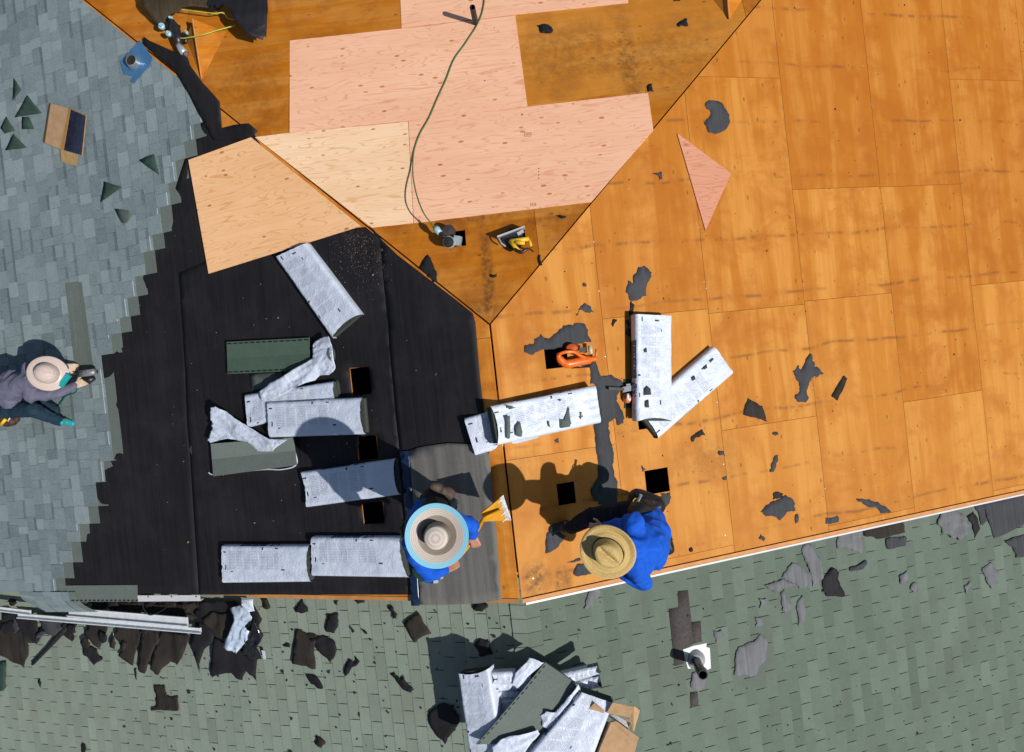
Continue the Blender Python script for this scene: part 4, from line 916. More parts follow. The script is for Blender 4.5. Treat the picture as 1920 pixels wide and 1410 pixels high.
o = drape('torn_wrapper', jag([(396, 764, .15), (405, 762, .17), (425, 772, .12), (470, 801, .11), (505, 823, .13), (540, 824, .12), (520, 838, .13), (512, 846, .12), (484, 846, .11), (465, 828, .10), (428, 822, .10), (396, 830, .09), (391, 826, .09), (399, 803, .10)], 1.2, 1, 5), 'C', WRAP_P, .001, .016, 9, .018, base=.06, ridge=True)
tag(o, 'white wrapper thrown back over the grey green stack', 'plastic wrapper')
mb = MB(); mb.tube(curve_pts([at(x, y, 'C', .02) for x, y in ((391, 886), (402, 890), (440, 886), (495, 880), (530, 880), (556, 870), (551, 840), (548, 822))]), .008, 6)
mb.build('wrapper_rim', WRAP_P, o, True)
# strip of torn plastic on the bundles across the ridge and loose bits
def patch(label, pts, face, h, mat, parent):
    o = drape('torn_hole', jag(pts, 1, 1, 3), face, mat, .001, .002, 9, .05, parent=parent, base=h); o['label'] = label
for pts in ([(947,781),(956,779),(957,800),(956,822),(950,822),(950,795)], [(967,800),(975,789),(980,810),(978,819),(968,817)], [(1047,772),(1050,786),(1058,787),(1067,761),(1071,794),(1069,800),(1051,803)], [(1046,750),(1054,748),(1050,753)], [(951,761),(968,764),(954,768)], [(1087,773),(1091,772),(1090,785),(1088,786)], [(1027,790),(1030,789),(1032,801),(1029,800)]):
    patch('grey shingle showing through a tear', pts, 'A', .196, HEADLAP, bpy.data.objects['shingle_bundle.007'])
for l, pts in (('grey felt chip lying on the upright bundle', [(1207, 729), (1213, 723), (1220, 729), (1221, 740), (1207, 741)]), ('folded grey chip low on the upright bundle', [(1209, 752), (1216, 749), (1217, 764), (1210, 764)]),
               ('small grey chip high on the upright bundle', [(1208, 655), (1212, 652), (1213, 660), (1209, 661)])):
    tag(drape('felt_scrap', pts, 'A', FELT_SC, .002, .002, 9, .05, (), None, .005, .198), l, 'felt scrap')
for l, pts in (('upper grey chip in the row on the slanting bundle', [(1330, 676), (1337, 671), (1338, 674), (1332, 680)]), ('middle grey chip in the row on the slanting bundle', [(1319, 688), (1325, 683), (1326, 690), (1320, 693)]), ('lower grey chip in the row on the slanting bundle', [(1296, 708), (1302, 704), (1304, 711), (1298, 714)])):
    tag(drape('felt_scrap', pts, 'A', FELT_SC, .002, .002, 9, .05, (), None, .005, .112), l, 'felt scrap')

# ------------------------------------------------------------------ pile of bundles on the lower ridge
def flat(z): return float(z)
bundle('shaded wrapped bundle standing out at the left of the ridge pile', [(858, 1262), (880, 1420), (944, 1420), (915, 1254)], 'E', .12, .30, seed=21, ends=(0,), group='bundles in the ridge pile')
for i, (q, z) in enumerate(([[(918, 1262), (1000, 1258), (1004, 1280), (922, 1284)], -.42], [[(921, 1281), (1000, 1276), (1002, 1294), (923, 1297)], -.47], [[(918, 1298), (996, 1294), (998, 1309), (922, 1313)], -.50], [[(924, 1312), (996, 1306), (984, 1350), (926, 1352)], -.52])):
    bundle(['top short bundle end at the upper middle of the ridge pile', 'second short bundle end at the upper middle of the ridge pile', 'third short bundle end at the upper middle of the ridge pile', 'lowest short bundle end at the upper middle of the ridge pile'][i], q, z, .10, seed=22 + i, ends=(0, 1), group='bundles in the ridge pile')
for i, (q, z) in enumerate(([[(1052, 1264), (1122, 1248), (1126, 1264), (1064, 1284)], -.42], [[(1062, 1282), (1124, 1268), (1129, 1290), (1072, 1300)], -.50])):
    bundle(['upper wrapped bundle at the right end of the ridge pile', 'lower wrapped bundle at the right end of the ridge pile'][i], q, z, .09, seed=31 + i, ends=(1,), group='bundles in the ridge pile')
bundle('large wrapped bundle half shaded at the lower right of the ridge pile', [(985, 1425), (1090, 1298), (1150, 1318), (1110, 1425)], -.34, .16, seed=33, ends=(), group='bundles in the ridge pile')
bundle('buried wrapped bundle under the open one in the ridge pile', [(905, 1425), (1010, 1290), (1075, 1340), (1000, 1425)], -.42, .12, seed=34, ends=(), group='bundles in the ridge pile')
# the open top bundle: bowed grey green shingles
def bowed(quad, z, bow, mat, parent=None):
    c = [at(x, y, z) for x, y in quad]; mb = MB(); nu = 16; rows_ = []
    for i in range(nu + 1):
        u = i / nu; a = c[0].lerp(c[1], u); b = c[3].lerp(c[2], u); up_ = Vector((0, 0, bow * math.sin(math.pi * u))); rows_.append((a + up_, b + up_))
    for i in range(nu):
        q = [rows_[i][0], rows_[i + 1][0], rows_[i + 1][1], rows_[i][1]]
        if (q[1] - q[0]).cross(q[3] - q[0]).z < 0: q.reverse()
        mb.hexa(q + [p - Vector((0, 0, .03)) for p in q], .4 + .1 * math.sin(i * .2))
        for (e, w) in ((0, 1), (1, 0)):
            for (f0, f1) in ((.12, .62),):
                p0 = rows_[i][e].lerp(rows_[i + 1][e], f0); p1 = rows_[i][e].lerp(rows_[i + 1][e], f1); d = (rows_[i][w] - rows_[i][e]).normalized()
                q = [p0 + d * .012, p1 + d * .012, p1 + d * .024, p0 + d * .024]
                if (q[1] - q[0]).cross(q[3] - q[0]).z < 0: q.reverse()
                mb.hexa([p + Vector((0, 0, .0015)) for p in q] + [p - Vector((0, 0, .001)) for p in q], 0, 1)
    return mb.build('shingle_bundle', [mat, BLACK_P], parent)
o = bowed([(893, 1396), (1022, 1242), (1084, 1284), (1010, 1392)], -.29, .035, HEADLAP)
tag(o, 'opened grey green shingle stack bowed on top of the ridge pile', 'shingle bundle', 'bundles in the ridge pile')
for l, p, z in (('torn white wrapper flap at the tip of the bowed stack', [(988, 1240, .02), (992, 1232, .03), (1010, 1238, .05), (1020, 1241, .02), (990, 1268, .0), (970, 1290, -.02), (960, 1284, -.02), (966, 1262, 0)], -.30),
                ('torn white wrapper curling along the right side of the bowed stack', [(1013, 1340, .03), (1024, 1333, .07), (1040, 1336, .07), (1058, 1318, .08), (1072, 1300, .08), (1084, 1282, .06), (1088, 1290, .04), (1078, 1310, .05), (1056, 1340, .06), (1026, 1366, .05), (1018, 1362, .04)], -.29),
                ('torn white wrapper crumpled at the lower end of the bowed stack', [(922, 1400, .03), (940, 1386, .06), (972, 1378, .07), (1008, 1368, .08), (1012, 1376, .06), (990, 1400, .05), (978, 1420, .03), (925, 1420, .03)], -.29)):
    tag(drape('torn_wrapper', jag(p, 1.5, 1, hash_(l)), z, WRAP_P, .001, .016, 9, .018, (), None, 0, -.05, True), l, 'plastic wrapper')
# cardboard box on the pile
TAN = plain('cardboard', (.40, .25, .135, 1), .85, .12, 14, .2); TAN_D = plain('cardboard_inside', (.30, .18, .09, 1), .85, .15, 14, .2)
def panel(mb, pts, z=None, tone=.5, th=.004, mi=0):
    p = [at(a, b, -.30, h) for a, b, h in pts]; mb.prism(p, (p[1] - p[0]).cross(p[-1] - p[0]).normalized() * th, tone, mi)
cb = thing('cardboard_box', at(1150, 1380, -.45), 'open tan cardboard box with flaps up on the ridge pile', 'box')
mb = MB(); panel(mb, [(1146, 1354, .14), (1196, 1388, .12), (1188, 1420, .12), (1118, 1420, .14)]); panel(mb, [(1124, 1350, -.12), (1146, 1354, .14), (1118, 1420, .14), (1100, 1420, -.12)]); mb.build('box_body', TAN, cb)
mb = MB(); panel(mb, [(1145, 1352, -.1), (1182, 1348, -.1), (1180, 1384, -.1), (1146, 1356, -.1)]); panel(mb, [(1147, 1353, -.1), (1148, 1353, .13), (1184, 1378, .12), (1180, 1382, -.1)]); mb.build('box_inside', TAN_D, cb)
for pts in ([(1137, 1337, .14), (1149, 1317, .20), (1189, 1326, .20), (1180, 1345, .14)], [(1189, 1324, .20), (1200, 1332, .10), (1188, 1374, .10), (1180, 1345, .14)], [(1103, 1330, .12), (1115, 1318, .16), (1134, 1333, .14), (1124, 1350, .08)], [(1146, 1354, .145), (1155, 1352, .16), (1199, 1384, .14), (1192, 1392, .13)]):
    mb = MB(); panel(mb, pts); mb.build('box_flap', TAN, cb)
mb = MB(); panel(mb, [(1140, 1341, .06), (1152, 1340, .06), (1182, 1356, .05), (1176, 1368, .05), (1166, 1366, .06)]); o = mb.build('nail_coils', plain('foil', (.5, .52, .54, 1), .3, .2, 60, .5, .6), cb)

# box on the grey field
bx = thing('cardboard_box', at(122, 250, 'C'), 'torn open cardboard box with shade painted on its floor, on the grey shingles', 'box')
def cpan(pts, mat, name, th=.004):
    mb = MB(); p = [at(a, b, 'C', h) for a, b, h in pts]; mb.prism(p, -(nrm('C')) * th); return mb.build(name, mat, bx)
cpan([(95, 194, .13), (128, 203, .12), (113, 280, .12), (84, 268, .13)], TAN, 'box_top')
cpan([(128, 203, .12), (132, 205, .12), (119, 281, .12), (113, 280, .12)], plain('cardboard_edge', (.32, .17, .05, 1), .8), 'box_edge')
cpan([(132, 205, .05), (161, 216, .05), (154, 291, .05), (119, 281, .05)], plain('painted_box_shade', (.02, .024, .045, 1), .35, .3, 20, .5), 'box_floor')  # navy floor colour stands in for the shade inside the box
cpan([(92, 193, .03), (95, 194, .125), (84, 268, .125), (80, 265, .03)], TAN_D, 'box_side')
cpan([(113, 280, .08), (146, 290, .04), (143, 311, .03), (115, 303, .05)], plain('cardboard_flap', (.34, .22, .09, 1), .85), 'box_flap')
for a, b in (((130, 203), (162, 217)), ((162, 217), (154, 292))):
    mb = MB(); mb.tube([at(*a, 'C', .05), at(*b, 'C', .05)], .007, 6); mb.build('box_rim', TAN_D, bx)

# ------------------------------------------------------------------ gutters, white bag
def gutter(label, a, b, w, h0, h1):
    A0 = at(a[0], a[1], 'E', h0); B0 = at(b[0], b[1], 'E', h1); d = (B0 - A0).normalized(); s = Vector((-d.y, d.x, 0)).normalized(); s = s if s.y < 0 else -s; z = Vector((0, 0, 1))
    prof = [(0, .03), (0, 0), (w * .7, 0), (w * .85, .012), (w, .02), (w, .03), (w * .86, .03)]
    mb = MB()
    for (p, q) in zip(prof, prof[1:]):
        P0 = A0 + s * p[0] + z * p[1]; P1 = A0 + s * q[0] + z * q[1]; Q0 = B0 + s * p[0] + z * p[1]; Q1 = B0 + s * q[0] + z * q[1]
        nn = (Q0 - P0).cross(P1 - P0).normalized() * .0035; mb.prism([P0, Q0, Q1, P1], nn)
    return tag(mb.build('metal_gutter', GUT_M), label, 'gutter', 'loose gutters below the left rake')
gutter('long pale metal gutter lying in front', (33, 1149), (377, 1177), .065, .10, .12)
gutter('shorter pale metal gutter lying behind with its end stepped back', (128, 1139), (352, 1157), .115, .14, .16)
gutter('white gutter end poking out left of the hanging shingles', (-10, 1136), (58, 1144), .06, .20, .20)
def bag(label, pts, face, mat, cr=.03, base=.05, name='plastic_bag', cat='plastic bag'):
    return tag(drape(name, jag(pts, 1.2, 1, hash_(label)), face, mat, .001, cr, 7, .022, (), None, .02, base, True), label, cat)
BAGM = plain('bag_plastic', (.42, .50, .62, 1), .25, .2, 14, .6)
bag('crumpled bluish white wrapper thrown below the left rake', [(434, 1139, .16), (452, 1134, .20), (470, 1142, .20), (476, 1160, .16), (462, 1172, .14), (471, 1193, .15), (455, 1210, .12), (445, 1225, .10), (422, 1213, .10), (430, 1190, .16), (443, 1165, .20)], 'E', BAGM)
bag('small crumpled white wrapper tight under the left rake', [(455, 1122, .2), (478, 1122, .2), (479, 1145, .18), (466, 1147, .2), (456, 1133, .2)], 'E', WRAP_P)
bag('glossy black plastic bag tangled right of the crumpled wrapper', [(463, 1158, .14), (478, 1156, .16), (486, 1175, .12), (494, 1195, .08), (484, 1212, .10), (492, 1236, .05), (470, 1238, .05), (455, 1222, .08), (468, 1195, .14)], 'E', plain('bin_bag', (.008, .008, .009, 1), .18, .2, 20, .6))
mb = MB(); mb.prism([at(x, y, 'E', .06) for x, y in ((490, 1219), (497, 1221), (499, 1236), (494, 1236))], Vector((0, 0, -.002))); tag(mb.build('paper_label', WRAP_P), 'white paper label beside the black bag', 'label')

# ------------------------------------------------------------------ flashing, hose, tools at the top left
fl = thing('pipe_flashing', at(255, 113, 'C', .01), 'loose blue metal flashing with a silver collar on the grey shingles', 'flashing')
mb = MB(); mb.prism([at(x, y, 'C', .03) for x, y in ((225, 115), (262, 75), (286, 108), (279, 125), (250, 157), (245, 152), (248, 143), (232, 138))], -nrm('C') * .003)
mb.build('base_sheet', plain('blue_metal', (.05, .15, .30, 1), .35, .12, 9, .5), fl)
mb = MB(); mb.lathe([(.088, .02), (.080, .045), (.062, .10), (.058, .105), (.05, .06)], at(254, 118, 'C', .01), (nrm('C') + Vector((.35, 0, 0))).normalized(), 28); mb.build('collar', plain('bright_zinc', (.6, .62, .64, 1), .25, .1, 20, .5, .85), fl, True)
mb = MB(); mb.lathe([(.0, .07), (.055, .075)], at(253, 118, 'C', .02), (nrm('C') + Vector((.35, 0, 0))).normalized(), 20); mb.build('opening_shade', DARK, fl)  # near black disc painted as the shade inside the collar
HOSE = plain('air_hose', (.09, .16, .055, 1), .45, .15, 12, .4); HOSE_Y = plain('air_hose_yellow', (.36, .40, .06, 1), .45, .15, 12, .4)
pts = [(909, -30, .02), (907, 10, .02), (897, 42, .02), (872, 82, .02), (851, 112, .02), (836, 150, .02), (820, 185, .02), (805, 220, .02), (787, 252, .02), (776, 285, .02), (774, 322, .06), (778, 352, .15), (786, 380, .22), (796, 402, .23), (808, 418, .20)]
mb = MB(); mb.tube(curve_pts([at(a, b, 'B', h) for a, b, h in pts], 8), .0068, 8)
hz = tag(mb.build('air_hose', HOSE, None, True), 'green air hose snaking down over the pink plywood', 'hose')
mb = MB(); mb.tube([at(808, 418, 'B', .19), at(814, 426, 'B', .19)], .012, 8); mb.build('brass_coupling', plain('brass', (.6, .42, .1, 1), .3, .1, 20, .5, .8), hz, True)
for l, p in (('short yellow hose over the vent dormer ending at the nail gun', [(322, 66, .12), (335, 71, .16), (350, 71, .2), (380, 65, .24), (410, 56, .2), (440, 48, .12)]), ('yellow hose above the vent dormer running under the dark roll', [(330, 17, .2), (345, 18, .2), (375, 22, .2), (402, 25, .2), (418, 24, .18), (426, 33, .12), (438, 37, .1)])):
    mb = MB(); mb.tube(curve_pts([at(a, b, 'B', h) for a, b, h in p], 6), .007, 8); tag(mb.build('air_hose', HOSE_Y, None, True), l, 'hose')
TARP = felt_mat('rolled_felt_dark', (.010, .0095, .0115, 1), (.020, .019, .024, 1), .3, .55); TARP_B = felt_mat('felt_underside', (.022, .016, .009, 1), (.05, .036, .018, 1), .4, .8)
o = drape('felt_roll', [(385, -30, .22), (388, 14, .20), (402, 23, .16), (413, 14, .2), (424, 8, .32), (436, 30, .36), (452, 50, .36), (465, 65, .32), (492, 74, .26), (495, 66, .28), (498, 70, .26), (502, 20, .34), (500, -30, .36)], 'B', TARP, .004, .02, 5, .05, base=.05)
tag(o, 'thick dark roll of old felt hanging in at the top edge', 'felt roll')
o = drape('felt_sheet', jag([(262, -30, .28), (266, 6, .26), (280, 25, .22), (297, 46, .14), (310, 40, .16), (315, 28, .18), (336, 22, .2), (342, 14, .22), (390, 13, .22), (388, -30, .24)], 1.5, 1, 9), 'B', TARP_B, .004, .02, 5, .05, base=.05)
tag(o, 'torn brown felt sheet lifted at the top left edge', 'felt sheet')

GUNB = plain('gun_black', (.014, .013, .015, 1), .4, .3, 30, .5); GUNS = plain('gun_silver', (.36, .42, .44, 1), .35, .15, 30, .5, .4); BLUEG = plain('gun_pale_blue', (.26, .45, .50, 1), .4, .1, 20, .5)
def P_(face): return lambda a, b, h: at(a, b, face, h)
# coil nailer at the foot of the hose
Q = P_('B'); ng = thing('nail_gun', Q(845, 450, 0), 'grey coil nail gun at the end of the green hose', 'nail gun')
mb = MB(); mb.tube([Q(818, 429, .20), Q(828, 440, .19), Q(840, 452, .17)], [.024, .020, .026], 14); mb.build('grip', GUNB, ng, True)
mb = MB(); mb.tube([Q(816, 427, .20), Q(819, 430, .20), Q(825, 437, .197)], [.026, .033, .028], 14); mb.build('end_cap', BLUEG, ng, True)
mb = MB(); mb.lathe([(0, .0), (.040, .0), (.052, .03), (.056, .10), (.058, .15), (.05, .165)], Q(846, 455, .04), (-.06, -.1, 1), 22); mb.build('cylinder', GUNS, ng, True)
mb = MB(); mb.lathe([(.047, .155), (.044, .182), (.0, .186)], Q(846, 455, .04), (-.06, -.1, 1), 22); mb.build('exhaust_cap', GUNB, ng, True)
mb = MB(); mb.lathe([(0, .0), (.062, .0), (.066, .05), (.06, .09), (.0, .095)], Q(842, 437, .04), (.1, .1, 1), 24); mb.build('nail_drum', plain('drum', (.035, .025, .024, 1), .5, .2, 20), ng, True)
mb = MB(); mb.box(Q(858, 452, .10), (.035, -.01, 0), (.012, .042, 0), (0, 0, .05)); mb.build('nose', GUNS, ng)
# yellow circular saw on its side
sw = thing('circular_saw', Q(965, 448, 0), 'yellow circular saw lying on its side with a silver base plate', 'saw'); YEL = plain('tool_yellow', (.68, .40, .015, 1), .4, .08, 20, .5)
a, b = Q(933, 446, .07), Q(984, 427, .07); d = (b - a); mb = MB(); mb.box((a + b) / 2, d / 2, Vector((-d.y, d.x, 0)).normalized() * .008, (0, 0, .075)); mb.box(Q(976, 436, .10), (.03, .012, 0), (-.006, .014, 0), (0, 0, .01)); mb.tube([Q(936, 448, .12), Q(940, 456, .12), Q(948, 462, .1)], .008, 8); mb.build('base_plate', plain('zinc_plate', (.58, .60, .62, 1), .3, .1, 20, .5, .5), sw)
mb = MB(); mb.lathe([(0, 0), (.10, 0), (.105, .02), (.10, .04), (0, .045)], Q(962, 450, .03), (0, .1, 1), 26, sx=1.0); mb.build('blade_guard', GUNB, sw, True)
mb = MB()
for (p, q, r) in ((Q(956, 452, .12), Q(992, 448, .13), .022), (Q(956, 452, .12), Q(972, 470, .12), .020), (Q(992, 448, .13), Q(996, 462, .11), .014), (Q(966, 454, .13), Q(984, 456, .13), .02)): mb.tube([p, p.lerp(q, .5), q], [r * .9, r, r * .9], 10)
mb.build('housing', YEL, sw, True)
mb = MB(); mb.tube(curve_pts([Q(966, 468, .13), Q(978, 473, .14), Q(990, 466, .14), Q(1000, 472, .08)], 5), [.018] * 5 + [.015] * 5 + [.008] * 6, 10); mb.build('handle', GUNB, sw, True)
# dark nail gun at the top left
ng = thing('nail_gun', Q(325, 62, 0), 'black coil nail gun with pale blue fittings beside the vent dormer', 'nail gun')
mb = MB(); mb.tube([Q(318, 38, .16), Q(328, 52, .16), Q(333, 70, .15), Q(335, 82, .14)], [.04, .055, .05, .04], 14); mb.tube([Q(350, 60, .10), Q(348, 80, .10)], .02, 10); mb.tube([Q(306, 52, .14), Q(320, 46, .16), Q(336, 52, .14)], .03, 10); mb.build('body', GUNB, ng, True)
mb = MB(); mb.tube([Q(334, 82, .14), Q(338, 90, .14), Q(346, 100, .13)], [.03, .036, .042], 16); mb.build('nose', GUNS, ng, True)
mb = MB(); mb.lathe([(.030, 0), (.022, .012), (0, .012)], Q(349, 101, .14), (.35, -.2, 1), 16); mb.build('nose_ring', plain('rust_tip', (.10, .06, .05, 1), .5), ng, True)
for a_, b_, r in ((320, 35, .026), (303, 49, .036), (316, 63, .030), (350, 61, .018)):
    mb = MB(); mb.lathe([(0, .04), (r * .5, .04), (r * .55, .02), (r, .01), (r, -.02)], Q(a_, b_, .18), (.1, .1, 1), 12); mb.build('fitting', BLUEG, ng, True)
# orange tool at the hole
Q = P_('A'); ORN = plain('tool_orange', (.72, .13, .012, 1), .32, .1, 25, .5)
ot = thing('power_tool', Q(1080, 672, 0), 'orange power tool with a looped handle lying at a square hole', 'power tool')
mb = MB(); mb.tube(curve_pts([Q(1048, 672, .05), Q(1062, 682, .06), Q(1085, 678, .07), Q(1108, 674, .07), Q(1119, 672, .07)], 5), [.036] * 5 + [.044] * 5 + [.042] * 5 + [.026] * 5 + [.014], 12)
mb.tube(curve_pts([Q(1048, 664, .10), Q(1060, 660, .13), Q(1076, 660, .14), Q(1088, 667, .12), Q(1098, 671, .09)], 5), .016, 10); mb.tube([Q(1048, 664, .10), Q(1047, 674, .06)], .024, 10)
mb.tube([Q(1117, 674, .07), Q(1118, 664, .08), Q(1118, 655, .09)], .014, 10); mb.build('body', ORN, ot, True)
mb = MB(); mb.lathe([(0, .07), (.036, .065), (.045, .03), (.045, 0)], Q(1072, 653, .04), (0, .05, 1), 18, sx=1.4); mb.build('motor_housing', plain('tool_orange_dark', (.45, .07, .01, 1), .4, .2, 25), ot, True)
mb = MB(); mb.box(Q(1092, 656, .10), (.030, 0, 0), (0, .022, 0), (0, 0, .03)); mb.build('battery', plain('battery_grey', (.06, .065, .07, 1), .5), ot)
mb = MB(); mb.tube([Q(1106, 648, .09), Q(1108, 664, .09)], [.022, .018], 12); mb.build('fuel_cap', plain('cap_pale', (.45, .42, .30, 1), .3), ot, True)
mb = MB(); mb.tube([Q(1072, 687, .02), Q(1104, 685, .02)], .022, 10); mb.tube([Q(1046, 668, .04), Q(1052, 684, .04)], .026, 10); mb.build('base', GUNB, ot, True)
# hammer tacker and orange chalk reel beside the upright bundle
hm = thing('hammer_tacker', Q(1165, 730, 0), 'black handled hammer tacker with a silver head left of the upright bundle', 'hammer tacker')
a, b = Q(1141, 728, .05), Q(1174, 730, .05); mb = MB(); mb.box((a + b) / 2, (b - a) / 2, (0, .014, .0), (0, 0, .012)); mb.tube([a, a + (a - b) * .02], .014, 8); mb.build('handle', GUNB, hm)
mb = MB(); mb.box(Q(1176, 729, .055), (.045, .004, 0), (-.002, .026, 0), (0, 0, .02)); mb.box(Q(1178, 723, .06), (.02, 0, 0), (0, .018, 0), (0, 0, .014)); mb.build('head', STEEL, hm)
cr = thing('chalk_reel', Q(1183, 745, 0), 'round orange chalk reel with a white cap under the hammer tacker', 'chalk reel')
mb = MB(); mb.lathe([(0, .085), (.025, .08), (.042, .055), (.048, .025), (.04, 0)], Q(1175, 747, .01), (.1, 0, 1), 20, sx=.95); mb.build('reel_body', plain('reel_orange', (.70, .20, .08, 1), .3, .1, 20, .5), cr, True)
mb = MB(); mb.tube([Q(1177, 738, .10), Q(1177, 748, .10)], .014, 10); mb.build('cap', WHITE_M, cr, True)

# ------------------------------------------------------------------ people
def capsules(segs):
    bm = bmesh.new()
    for p0, r0, p1, r1 in segs:
        b2 = bmesh.new()
        for p, r in ((p0, r0), (p1, r1)): bmesh.ops.create_icosphere(b2, subdivisions=2, radius=r, matrix=Matrix.Translation(p))
        g = bmesh.ops.convex_hull(b2, input=b2.verts[:])
        bmesh.ops.delete(b2, geom=list({e for e in g['geom_interior'] + g['geom_unused'] if isinstance(e, bmesh.types.BMVert)}), context='VERTS')
        me = bpy.data.meshes.new('t'); b2.to_mesh(me); b2.free(); bm.from_mesh(me); bpy.data.meshes.remove(me)
    return bm
def grow(name, segs, mat, parent, vox=.008, it=6, wrinkle=0, wf=14, fac=.5):
    """one continuous skin round a skeleton of tapering limbs"""
    segs = [(Vector(a), r, Vector(b), s) for a, r, b, s in segs]
    bm = capsules(segs); me = bpy.data.meshes.new('tmp'); bm.to_mesh(me); bm.free()
    o = bpy.data.objects.new('tmp', me); COL.objects.link(o)
    m = o.modifiers.new('r', 'REMESH'); m.mode = 'VOXEL'; m.voxel_size = vox
    s = o.modifiers.new('s', 'SMOOTH'); s.iterations = it; s.factor = fac
    dg = bpy.context.evaluated_depsgraph_get(); ev = o.evaluated_get(dg); m2 = ev.to_mesh()
    V_ = [v.co.copy() for v in m2.vertices]; N_ = [v.normal.copy() for v in m2.vertices]; F_ = [tuple(p.vertices) for p in m2.polygons]; ev.to_mesh_clear()
    bpy.data.objects.remove(o); bpy.data.meshes.remove(me)
    if wrinkle:
        for i, v in enumerate(V_):
            q = v + Vector((noise.noise(v * 4), noise.noise(v * 4 + Vector((5, 0, 0))), 0)) * .05
            a = noise.noise(Vector((q.x * wf, q.y * wf, q.z * wf))); b = noise.noise(v * wf * .45 + Vector((9, 9, 9)))
            V_[i] = v + N_[i] * wrinkle * ((1 - 3.2 * abs(a)) + b * .5)
    return mesh_obj(name, V_, F_, mat, parent, True)
SKIN = plain('skin', (.42, .20, .12, 1), .5, .1, 40, .4); SKIN_L = plain('skin_light', (.50, .28, .18, 1), .5, .1, 40, .4)
BLUE = plain('blue_shirt', (.006, .085, .50, 1), .8, .14, 18, .2, 0, .35, 220); LAV = plain('grey_shirt', (.115, .115, .165, 1), .85, .12, 14, .2, 0, .3, 220)
TROU = plain('dark_trousers', (.010, .014, .022, 1), .9, .3, 14, .2, 0, .3, 200); TROU2 = plain('navy_trousers', (.012, .03, .05, 1), .9, .25, 14, .2, 0, .3, 200)
BOOT = plain('dark_boot', (.012, .022, .034, 1), .6, .2, 30); LEA = plain('leather', (.05, .025, .014, 1), .6, .3, 25, .3); LEAB = plain('black_leather', (.012, .011, .011, 1), .5, .3, 25, .35)
def hand(wrist, direction, side, up, size=1.0, curl=.5):
    """palm, four unequal jointed fingers and a thumb from the side of the palm"""
    d = Vector(direction).normalized(); s = Vector(side); s = (s - d * s.dot(d)).normalized(); u = Vector(up); u = (u - d * u.dot(d) - s * u.dot(s)).normalized()
    w = Vector(wrist); k = size; sg = []
    for t in (-.030, -.010, .010, .030): sg.append((w + s * t * .6 * k, .016 * k, w + d * .085 * k + s * t * k, .013 * k))
    for t, ln in ((-.030, .070), (-.010, .082), (.010, .077), (.030, .058)):
        p = w + d * .085 * k + s * t * k; a = 0
        for q, f in enumerate((.45, .32, .23)):
            a += curl * (1.0 + .3 * q); e = p + (d * math.cos(a) - u * math.sin(a)) * ln * f * k * 1.05; sg.append((p, (.0098 - .0008 * q) * k, e, (.009 - .0008 * q) * k)); p = e
    p = w + d * .03 * k - s * .03 * k; e = p + (d * .6 - s * .75 - u * .25).normalized() * .045 * k; f = e + (d * .85 - s * .2 - u * .5).normalized() * .035 * k
    sg += [(p, .014 * k, e, .0115 * k), (e, .011 * k, f, .009 * k)]
    return sg
def head(c, face_dir, up, k=1.0):
    c = Vector(c); f = Vector(face_dir).normalized(); u = Vector(up); u = (u - f * u.dot(f)).normalized(); r = f.cross(u)
    return [(c + u * .035 - f * .02, .088 * k, c + u * .03 + f * .015, .08 * k), (c + u * .02 + f * .02, .075 * k, c - u * .075 + f * .045, .045 * k),
            (c + f * .085 + u * .01, .012, c + f * .108 - u * .022, .015), (c + f * .085 - u * .05 + r * .015, .011, c + f * .085 - u * .05 - r * .015, .011),
            (c + r * .082 + u * .015, .016, c + r * .083 - u * .018, .013), (c - r * .082 + u * .015, .016, c - r * .083 - u * .018, .013)]
def eyes(c, f, up, parent):
    f = Vector(f).normalized(); u = Vector(up); u = (u - f * u.dot(f)).normalized(); r = f.cross(u)
    for s in (1, -1):
        mb = MB(); mb.lathe([(0, .006), (.008, .004), (.011, 0), (.008, -.006)], Vector(c) + f * .084 + u * .008 + r * s * .031, f, 10); mb.build('eye', plain('eye_dark', (.02, .012, .01, 1), .2), parent, True)
def hair(c, f, up, parent):
    f = Vector(f).normalized(); u = Vector(up); u = (u - f * u.dot(f)).normalized(); c = Vector(c)
    grow('hair', [(c + u * .045 - f * .03, .094, c + u * .05 + f * .005, .085), (c - f * .045, .075, c - f * .05 - u * .04, .06)], plain('dark_hair', (.012, .009, .007, 1), .7), parent, .01, 3)
def seg(*a):
    return [(a[i], a[i + 1], a[i + 2], a[i + 3]) for i in range(0, len(a) - 3, 2)]

# --- worker with the blue rimmed hat, standing on the roll sheet
Q = P_('C'); gp = Q(820, 948, 0)
pr = thing('person', gp, 'person in a blue shirt and blue rimmed round hat holding a yellow scraper', 'person', 'roofers at work')
Z = Vector((0, 0, 1))
pel = Q(802, 966, .86); ch = Q(800, 1004, 1.18); nk = Q(808, 1006, 1.36); hd = Q(818, 1003, 1.47)
shL = Q(778, 1036, 1.28); shR = Q(846, 974, 1.28); elL = Q(806, 1079, 1.04); wrL = Q(836, 1068, .93); elR = Q(884, 985, 1.06); wrR = Q(886, 1004, .93)
hipL = Q(790, 982, .82); hipR = Q(818, 955, .82); ftL = Q(800, 958, .05); ftR = Q(836, 936, .05); knL = ftL.lerp(hipL, .53) + Vector((.06, -.02, 0)); knR = ftR.lerp(hipR, .53) + Vector((.06, -.02, 0))
fd = Vector((.80, -.35, -.45)); hl = hand(wrL, Q(856, 1056, .90) - wrL, Vector((.3, -.8, .2)), Z, 1.05, .75); hr = hand(wrR, Q(893, 1024, .90) - wrR, Vector((.9, .3, .1)), Z, 1.05, .75)
